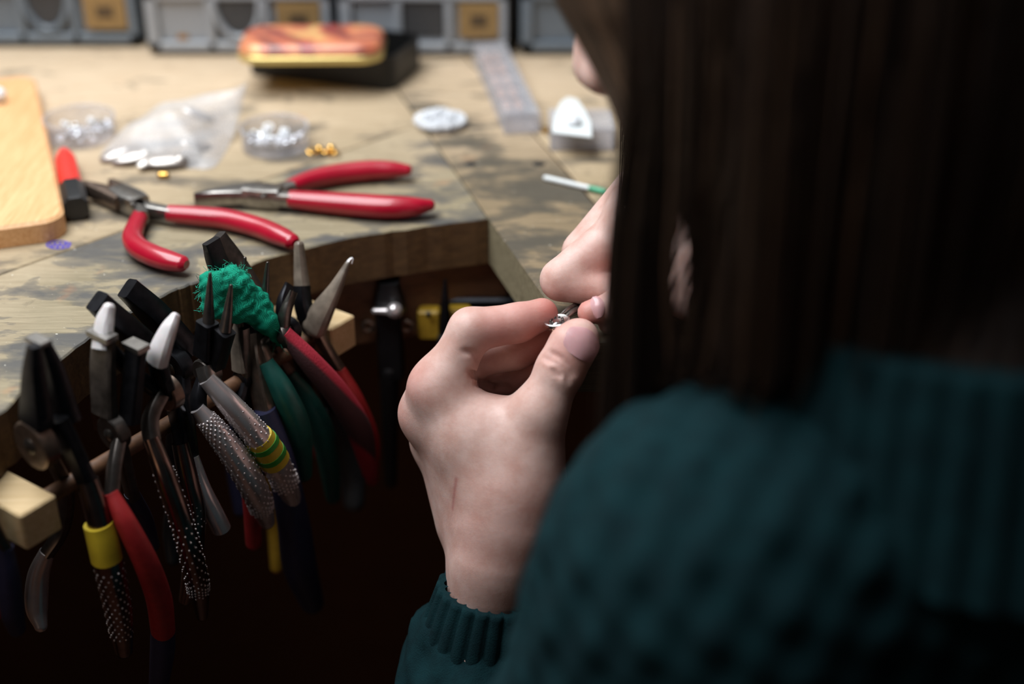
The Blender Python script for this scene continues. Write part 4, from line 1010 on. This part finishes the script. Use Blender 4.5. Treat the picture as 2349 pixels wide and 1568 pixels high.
# head, neck and trunk
HC = np.array([0.108, 0.462, 0.203]); hd = unit([-0.88, 0.47, 0]); tl = math.radians(28)
hf = hd*math.cos(tl) - ZZ*math.sin(tl); hu = hd*math.sin(tl) + ZZ*math.cos(tl); hs = np.cross(hu, hf)      # face forward, up, her left
HA = np.array([hf, hs, hu])
def HL(f, s, u_): return HC + hf*f + hs*s + hu*u_
NB = np.array([0.150, 0.375, 0.070])
SHL, SHR = np.array([0.066, 0.340, 0.022]), np.array([0.335, 0.385, 0.022])
ELL = np.array([-0.022, 0.318, -0.262])
WRl = J(1110, 1420, 20)
def head(P):
    d = ell_d(P, HL(-0.008, 0, 0.030), HA, np.array([0.094, 0.073, 0.085]))
    d = smin(d, ell_d(P, HL(0.030, 0, -0.020), HA, np.array([0.062, 0.060, 0.085])), 0.02)
    d = smin(d, cone_d(P, HL(0.074, 0, -0.094), HL(0.066, 0, -0.080), 0.018, 0.024), 0.02)          # chin
    for s in (-1, 1):
        d = smin(d, cone_d(P, HL(0.060, s*0.018, -0.092), HL(-0.005, s*0.052, -0.045), 0.014, 0.016), 0.02)   # jaw
        d = smin(d, cone_d(P, HL(0.066, s*0.036, -0.025), HL(0.050, s*0.046, -0.020), 0.016, 0.018), 0.015)   # cheek
        d = smin(d, cone_d(P, HL(0.088, s*0.012, 0.026), HL(0.072, s*0.044, 0.022), 0.009, 0.009), 0.012)     # brow
        d = smax(d, -ell_d(P, HL(0.094, s*0.031, 0.006), HA, np.array([0.016, 0.017, 0.012])), 0.008)         # eye socket
        d = smin(d, ell_d(P, HL(-0.008, s*0.072, 0.000), HA, np.array([0.016, 0.007, 0.028])), 0.004)         # ear
        d = smin(d, cone_d(P, HL(0.106, s*0.009, -0.030), HL(0.098, s*0.008, -0.032), 0.007, 0.007), 0.006)   # nostril
    d = smin(d, cone_d(P, HL(0.092, 0, 0.012), HL(0.112, 0, -0.026), 0.007, 0.0095), 0.008)        # nose
    d = smin(d, cone_d(P, HL(0.093, -0.014, -0.058), HL(0.093, 0.014, -0.058), 0.007, 0.007), 0.006)
    d = smin(d, cone_d(P, HL(0.090, -0.012, -0.069), HL(0.090, 0.012, -0.069), 0.007, 0.007), 0.004)
    d = smin(d, cone_d(P, HL(-0.030, 0, -0.030), NB - ZZ*0.03, 0.052, 0.055), 0.02)                # neck
    return d
def trunk(P):
    d = cone_d(P, NB - ZZ*0.02, np.array([0.215, 0.31, -0.40]), 0.06, 0.10)
    d = smin(d, cone_d(P, SHL + [0.02, 0, -0.01], SHR - [0.02, 0, 0.01], 0.042, 0.042), 0.03)
    d = smin(d, cone_d(P, SHL + [0.008, 0, -0.008], ELL, 0.036, 0.030), 0.02); d = smin(d, cone_d(P, ELL, WRl, 0.032, 0.020), 0.01)
    d = smin(d, cone_d(P, SHR + [-0.008, 0, -0.008], ELr, 0.036, 0.030), 0.02)
    return d
VH, QH = mesh_sdf(head, HC-0.17, HC+0.17, 0.0024)
VT, QT = mesh_sdf(trunk, (-0.08, 0.17, -0.53), (0.42, 0.56, 0.10), 0.006)
person = Thing('person', 'person in a teal knitted sweater with long brown hair bending over the bench', 'person', (0.215, 0.31, -0.52))
Vb = np.vstack([VL, VR, VH, VT]); Qb = np.vstack([QL, QR+len(VL), QH+len(VL)+len(VR), QT+len(VL)+len(VR)+len(VH)])
body = person.part('body', (Vb, Qb), mat_skin, angle=0)
# redness at knuckles and finger tips, scratch on the wrist (the skin's own colour)
red = np.zeros(len(Vb)); scar = np.zeros(len(Vb))
for p, r, a in [(J(962, 880, -4), .009, .5), (J(935, 950, 8), .009, .3), (J(1262, 718, -4), .010, .9), (J(1205, 740, -4), .014, .7), (J(1150, 765, -8), .013, .6), (J(1300, 800, -20), .009, .5), (J(1250, 800, 10), .012, .9),
                (J(1240, 860, 22), .012, .8), (J(1190, 1180, -10), .020, .25), (PD(1380, 610, .612), .010, .35), (PD(1350, 710, .60), .009, .8), (J(1120, 1230, -8), .02, .2)]:
    red = np.maximum(red, a*np.exp(-((np.linalg.norm(Vb-p, axis=1))/r)**2))
scl = [trace(hand_left, x, y) for x, y in ((1047, 1098), (1042, 1130), (1038, 1165))]
for a, b in zip(scl[:-1], scl[1:]): scar = np.maximum(scar, 0.55*np.exp(-np.maximum(cone_d(Vb, a, b, 0.0, 0.0)/0.0009, 0)**2))
for nm, arr in (('redness', red), ('scar', scar)):
    at_ = body.data.attributes.new(nm, 'FLOAT', 'POINT'); at_.data.foreach_set('value', arr.astype(np.float32))
# eyes
for s in (-1, 1): person.part('eye', sphere(HL(0.078, s*0.031, 0.006), 0.0125, 20, 12), mat_white)
# fingernails
def nail(name, base, tipc, nrm, wid, curve=0.35, fn=None):
    t = unit(tipc-base); nn = unit(nrm - t*(nrm@t)); wv = np.cross(nn, t); Ln = np.linalg.norm(tipc-base); V, Fc = [], []; nu, nv = 12, 12
    for lay in (0.0, -0.0007):
        for j in range(nv+1):
            y = j/nv; half = wid*(1 - 0.30*(1-min(1, y*3.2))**2 - 0.42*max(0, (y-0.74)/0.26)**2.4)
            for i in range(nu+1):
                x = -1+2*i/nu; V.append(base + t*(Ln*y - 0.0010*(x*x)*(1 if y > 0.5 else -0.9)) + wv*x*half + nn*(lay - curve*half*(x*x)*0.9 - 0.0011*y*y + 0.0006*math.sin(math.pi*y)))
    m_ = (nu+1)*(nv+1)
    for j in range(nv):
        for i in range(nu):
            f = (j*(nu+1)+i, j*(nu+1)+i+1, (j+1)*(nu+1)+i+1, (j+1)*(nu+1)+i); Fc += [f, tuple(q+m_ for q in f[::-1])]
    ed = [i for i in range(nu+1)] + [(j+1)*(nu+1)-1 for j in range(1, nv+1)] + [nv*(nu+1)+i for i in range(nu-1, -1, -1)] + [j*(nu+1) for j in range(nv-1, 0, -1)]
    for a, b in zip(ed, ed[1:]+ed[:1]): Fc.append((a, b, b+m_, a+m_))
    return person.part(name, (np.array(V), Fc), mat_nail, angle=60)
nb, nt_ = trace(hand_left, 1326, 806), trace(hand_left, 1346, 750)
nrm = unit(-ray(1335, 780)*0.86 + RT*0.42 + UP*0.1)
th_c = J(1318, 788, -12)
def onsurf(fn, c, d, r=0.0):
    t = 0.0
    while float(fn((c+d*t)[None])[0]) < 0 and t < 0.05: t += 0.0002
    return c + d*(t+r)
axT = unit(J(1334, 764, -11)-J(1296, 828, -12)); nrm = unit(nrm-axT*(nrm@axT))
b0, b1 = onsurf(hand_left, J(1304, 814, -12), nrm, 0.0003), onsurf(hand_left, J(1330, 766, -11), nrm, 0.0006)
nl = nail('fingernail', b0, b1 + axT*0.0030, nrm, 0.0080, 0.40)
nl['label'] = 'thumbnail of the left hand'
rt_n = unit(-ray(1350, 710)*0.9 + UP*0.3); b0, b1 = onsurf(hand_right, PD(1385, 708, D2-0.018), rt_n, 0.0002), onsurf(hand_right, PD(1350, 716, D2-0.018), rt_n, 0.0003)
nail('fingernail', b0, b1, rt_n, 0.0048, 0.4)

# sweater: shoulders, sleeves and trunk with a raised knit
def sweater(P):
    d = cone_d(P, NB + [0.008, -0.005, -0.045], np.array([0.20, 0.27, -0.42]), 0.070, 0.150)
    d = smin(d, cone_d(P, NB + [0.0, -0.012, -0.030], SHL + [0.004, 0, -0.004], 0.046, 0.053), 0.03)
    d = smin(d, cone_d(P, NB + [0.004, -0.008, -0.008], SHR - [0.004, 0, 0.004], 0.052, 0.052), 0.03)
    d = smin(d, cone_d(P, SHL + [0.0, 0, -0.004], ELL, 0.056, 0.050), 0.03); d = smin(d, cone_d(P, ELL, J(1098, 1520, 28), 0.050, 0.035), 0.02)
    d = smin(d, cone_d(P, SHR, ELr, 0.056, 0.050), 0.03); d = smin(d, cone_d(P, ELr, WRr+(ELr-WRr)*0.25, 0.050, 0.032), 0.02)
    d = smin(d, cone_d(P, np.array([0.08, 0.34, -0.10]), np.array([0.32, 0.36, -0.10]), 0.075, 0.075), 0.05)
    # knit: staggered raised stitches in rows that run round the arm
    a_ = P[:, 0]*0.85 - P[:, 1]*0.35 + P[:, 2]*0.40; b_ = -P[:, 0]*0.35 + P[:, 2]*0.94 + P[:, 1]*0.2
    k1, k2 = 2*math.pi/0.0115, 2*math.pi/0.0125
    return d - 0.0014*np.cos(a_*k1*0.62)*np.cos(b_*k2*0.62) - 0.0004*np.cos(b_*k2*0.62)
V, Q = mesh_sdf(sweater, (-0.10, 0.10, -0.55), (0.46, 0.56, 0.13), 0.0024)
person.part('sweater', (V, Q), mat_wool, angle=0)
def ribbed(path, radii, ribs, amp, name, n=30, per=6, flat=1.0):
    P = catmull(path, n); R = catmull(np.c_[radii, radii, radii], n)[:, 0]; T = np.gradient(P, axis=0); V, Fc = [], []; sides = ribs*per
    rows = [(i, 1.0) for i in range(n)] + [(n-1, 0.94), (n-1, 0.86)]
    for i, s in rows:
        t = unit(T[i]); v = unit(RT - t*(RT@t)); w_ = np.cross(t, v)
        for k in range(sides):
            a = 2*math.pi*k/sides; rr = R[i]*s + amp*(math.sqrt(abs(math.cos(a*ribs/2)))-0.5)*2
            V.append(P[i] + (v*math.cos(a) + w_*math.sin(a)*flat)*rr)
    m_ = len(rows)
    for i in range(m_-1):
        for k in range(sides): Fc.append((i*sides+k, i*sides+(k+1) % sides, (i+1)*sides+(k+1) % sides, (i+1)*sides+k))
    return person.part(name, (np.array(V), Fc), mat_wool, angle=0)
ribbed([J(1076, 1640, 34), J(1090, 1540, 26), J(1106, 1450, 18), J(1124, 1352, 11)], [0.0310, 0.0285, 0.0260, 0.0222], 22, 0.0010, 'cuff')
ct = NB + [-0.002, -0.008, -0.012]; cdir = unit(HL(-0.03, 0, -0.03)-NB)
ribbed([ct-ZZ*0.016, ct+ZZ*0.006+cdir*0.006, ct+ZZ*0.018+cdir*0.012, ct+ZZ*0.026+cdir*0.016], [0.080, 0.074, 0.071, 0.069], 44, 0.0011, 'collar', 20, 4)

# hair: strands drape over the head and hang straight down
NS, ST = 7000, 34
def roots(n):
    out = []
    while len(out) < n:
        q = RNG.normal(0, 1, 3); q /= np.linalg.norm(q)
        f, s, u_ = q
        if u_ < -0.35 or (f > 0.45 and u_ < 0.55) or (f > 0.15 and u_ < 0.05): continue
        out.append(q)
    return np.array(out)
q = roots(NS); er = np.array([0.097, 0.076, 0.088])*1.03; ec = HL(-0.008, 0, 0.030)
P = ec + (q*er) @ HA
side = np.where(q[:, 1] + RNG.normal(0, 0.02, NS) > 0, 1.0, -1.0)
D = side[:, None]*hs[None]*0.8 + (P-ec)/np.linalg.norm(P-ec, axis=1)[:, None]*0.5 - hf[None]*0.1 + RNG.normal(0, 0.10, (NS, 3))
D /= np.linalg.norm(D, axis=1)[:, None]
lenS = np.where(side > 0, RNG.uniform(0.36, 0.46, NS), RNG.uniform(0.16, 0.22, NS)); off = 1.0 + np.abs(RNG.normal(0, 0.055, NS)) + 0.02
lock = np.floor(q[:, 0]*9+q[:, 2]*5).astype(int); lk = RNG.normal(0, 1, (200, 3))[lock % 200]
path = [P.copy()]
for i in range(ST-1):
    step = (lenS/(ST-1))[:, None]
    D = D + np.array([0, 0, -0.42]) + lk*0.012*np.array([1, 1, 0.2]); D /= np.linalg.norm(D, axis=1)[:, None]
    P = P + D*step
    l = ((P-ec) @ HA.T)/er; k = np.linalg.norm(l, axis=1); ins = k < off
    l[ins] *= (off[ins]/k[ins])[:, None]; Pn = ec + (l*er) @ HA
    D[ins] = (Pn-path[-1])[ins]; D /= np.linalg.norm(D, axis=1)[:, None]; P = Pn
    # keep strands off the face side and outside the shoulders and neck
    dn = cone_d(P, HL(-0.030, 0, -0.030), NB, 0.062, 0.066)
    g_ = P - NB; g_[:, 2] = 0; gn = g_/np.maximum(np.linalg.norm(g_, axis=1), 1e-6)[:, None]
    m_ = dn < 0.004; P[m_] += (gn*(0.004-dn)[:, None])[m_]
    sd_ = sweater(P); m_ = sd_ < 0.006
    if m_.any(): P[m_] += np.array([-0.25, 0.95, 0.15])*(0.006-sd_[m_])[:, None]
    path.append(P.copy())
path = np.stack(path, 1)                              # NS, ST, 3
# the hair is tucked back from the face: strands that would fall across the cheek are left out
def pxy(P): v = P - C0; d_ = v@FW; return CX + F*(v@RT)/d_, CY - F*(v@UP)/d_
XX, YY = pxy(path)
edge = 1408 + RNG.normal(0, 6, NS)[:, None] + 14*np.sin(YY/190.0)
keep_ = ~(((YY > 150) & (XX < edge)) | ((YY <= 150) & (XX < 1300+0.6*YY))).any(1)
path = path[keep_]; lk = lk[keep_]
# front lock swept from the forehead back past the cheek
NF = 1700
f0 = RNG.uniform(0, 1, NF); f1 = RNG.normal(0, 1, NF); tt = np.linspace(0, 1, ST)
ctrl = np.array([[1190, -330, 0.478], [1226, -150, 0.480], [1284, 10, 0.482], [1350, 130, 0.480], [1422, 290, 0.474], [1456, 520, 0.470], [1462, 900, 0.475]])
cc2 = catmull(ctrl, ST)
fp = np.empty((NF, ST, 3))
for i in range(NF):
    sh = f0[i]*np.interp(tt, [0, 0.35, 0.5, 0.68, 1], [180, 160, 125, 70, 60]) + f1[i]*4
    for j in range(ST): fp[i, j] = PD(cc2[j, 0]+sh[j], cc2[j, 1], cc2[j, 2]-0.006+0.012*((i*0.618) % 1)-0.00034*sh[j]*np.interp(tt[j], [0, 0.6, 0.8], [1, 1, 0.4]))
# side curtain: strands from the parting over her left temple that hang straight in front of the shoulder
NC = 5600
ca, cb = RNG.uniform(-0.16, 0.033, NC), RNG.uniform(0.078, 0.104, NC); ca = np.where(RNG.uniform(size=NC) < 0.15, RNG.uniform(0.020, 0.033, NC), ca)
fc = np.empty((NC, ST, 3)); lkc = np.sin(ca*300)*0.9+np.sin(ca*137+1)*0.7
for i in range(NC):
    a_, b_ = ca[i], cb[i]; base_ = HC + hd*a_ + hs*b_; j1, j2 = RNG.normal(0, 0.0022, 3), RNG.normal(0, 0.004, 3)
    sw = hd*(0.002*math.sin(a_*220)) + hs*0.002*math.cos(a_*180)
    zb = -0.15 + RNG.normal(0, 0.02)
    if a_ < -0.085: zb = 0.085 + 0.25*max(0, a_+0.10)
    zm, zh = (0.11, 0.0) if a_ >= -0.085 else (0.14, 0.11)
    pts_ = [HL(a_*0.9-0.01, 0.015, 0.126), HL(a_*0.95, 0.066, 0.085+0.3*(b_-0.078)), np.array([*(base_*1.0)[:2], 0.185]), np.array([*base_[:2], zm])+j1, np.array([*(base_+sw)[:2], zh])+j1, np.array([*(base_+2*sw)[:2], zb])+j2]
    fc[i] = catmull(pts_, ST)
path = np.concatenate([path, fp, fc]); NS = len(path); lk = np.vstack([lk, np.tile([2.2, 0, 0], (NF, 1)), np.c_[lkc, lkc, lkc]])  # front lock strands get a paler tint standing in for lamp light
# a slit where the strands part
XX, YY = pxy(path); dpt = (path-C0)@FW
path[..., 0] += np.sign(XX-1562)*20*np.exp(-((YY-630)/120)**2)*np.exp(-np.abs(XX-1562)/45)*dpt/F
T = np.gradient(path, axis=1); T /= np.linalg.norm(T, axis=2)[..., None]
view = unit([0.3, 1, 0.1]); u1 = np.cross(T, view); u1 /= np.linalg.norm(u1, axis=2)[..., None]; u2 = np.cross(T, u1)
rad = (RNG.uniform(0.00022, 0.00042, NS)[:, None]*np.linspace(1, 0.35, ST)[None])[..., None]
rings = [path + (u1*math.cos(a) + u2*math.sin(a))*rad for a in (0.5, 2.6, 4.7)]
VV = np.stack(rings, 2).reshape(-1, 3)
i0 = (np.arange(NS)[:, None]*ST + np.arange(ST-1)[None]).reshape(-1)*3; QQ = []
for k in range(3):
    k2 = (k+1) % 3; QQ.append(np.stack([i0+k, i0+k2, i0+3+k2, i0+3+k], 1))
hair = person.part('hair', (VV, np.vstack(QQ)), mat_hair, angle=0)
sv = np.clip(RNG.normal(0.4, 0.22, NS) + lk[:, 0]*0.15, 0, 1)
at_ = hair.data.attributes.new('strand', 'FLOAT', 'POINT'); at_.data.foreach_set('value', np.repeat(sv, ST*3).astype(np.float32))
def cap(P): return ell_d(P, ec, HA, er*1.0)
def capcut(P):
    l = (P-ec) @ HA.T
    return np.maximum(np.maximum(cap(P), -(cap(P)+0.004)), np.maximum(l[:, 0]*0.8 - l[:, 2]*0.9 - 0.015, -l[:, 2]-0.045))
V, Q = mesh_sdf(capcut, ec-0.12, ec+0.12, 0.0024)
hc_ = person.part('hair_cap', (V, Q), mat_hair, angle=0)

# ------------------------------------------------------------------ what the hands hold
ch = Thing('silver_charm', 'engraved silver disc charm with a jump ring pinched between the fingers', 'charm', J(1276, 741, -6))
cn = unit(-ray(1276, 740)*0.45 + UP*0.9 - RT*0.15); cu_ = unit(np.cross(cn, FW)); cv_ = np.cross(cn, cu_); cax = np.array([cu_, cv_, cn])
cc_ = J(1278, 738, -6)
V, Fc = lathe([(0, 0.0008), (0.0044, 0.0008), (0.0050, 0.0011), (0.0056, 0.0009), (0.0058, 0), (0.0054, -0.0006), (0, -0.0006)], (0, 0, 0), 28); ch.part('disc', (V @ cax + cc_, Fc), mat_silver)
for k in range(9):
    a = k*0.7; ch.part('grain', sphere(cc_ + cu_*0.0026*math.cos(a) + cv_*0.0026*math.sin(a) + cn*0.0009, 0.0006, 8, 6), mat_dark_steel)
ch.part('jump_ring', torus(J(1279, 752, -9), 0.0020, 0.00055, [RT, UP, -FW], 22, 8), mat_silver)
hp = Thing('pliers', 'steel pliers held in the right hand with its tip at the silver charm', 'pliers', PD(1440, 640, D2))
hp.part('jaw', sweep([J(1289, 736, -5), J(1312, 718, 0), PD(1345, 700, D2+0.002), PD(1420, 645, D2+0.004)], [0.0010, 0.0015, 0.0022, 0.0034], n=16, sides=12), mat_steel)
hp.part('jaw', sweep([J(1286, 722, -2), J(1306, 708, 3), PD(1345, 688, D2+0.008), PD(1420, 638, D2+0.010)], [0.0006, 0.0012, 0.0018, 0.0032], n=16, sides=12), mat_steel)
hp.part('joint', sphere(PD(1432, 634, D2+0.006), 0.0055, 16, 10), mat_dark_steel)
for s in (-1, 1): hp.part('grip', sweep([PD(1436, 634, D2+0.006), PD(1500, 600+s*16, D2+0.008), PD(1600, 560+s*34, D2+0.010), PD(1680, 520+s*26, D2+0.012)], [0.003, 0.0042, 0.0048, 0.0036], n=20, sides=14), mat_red)
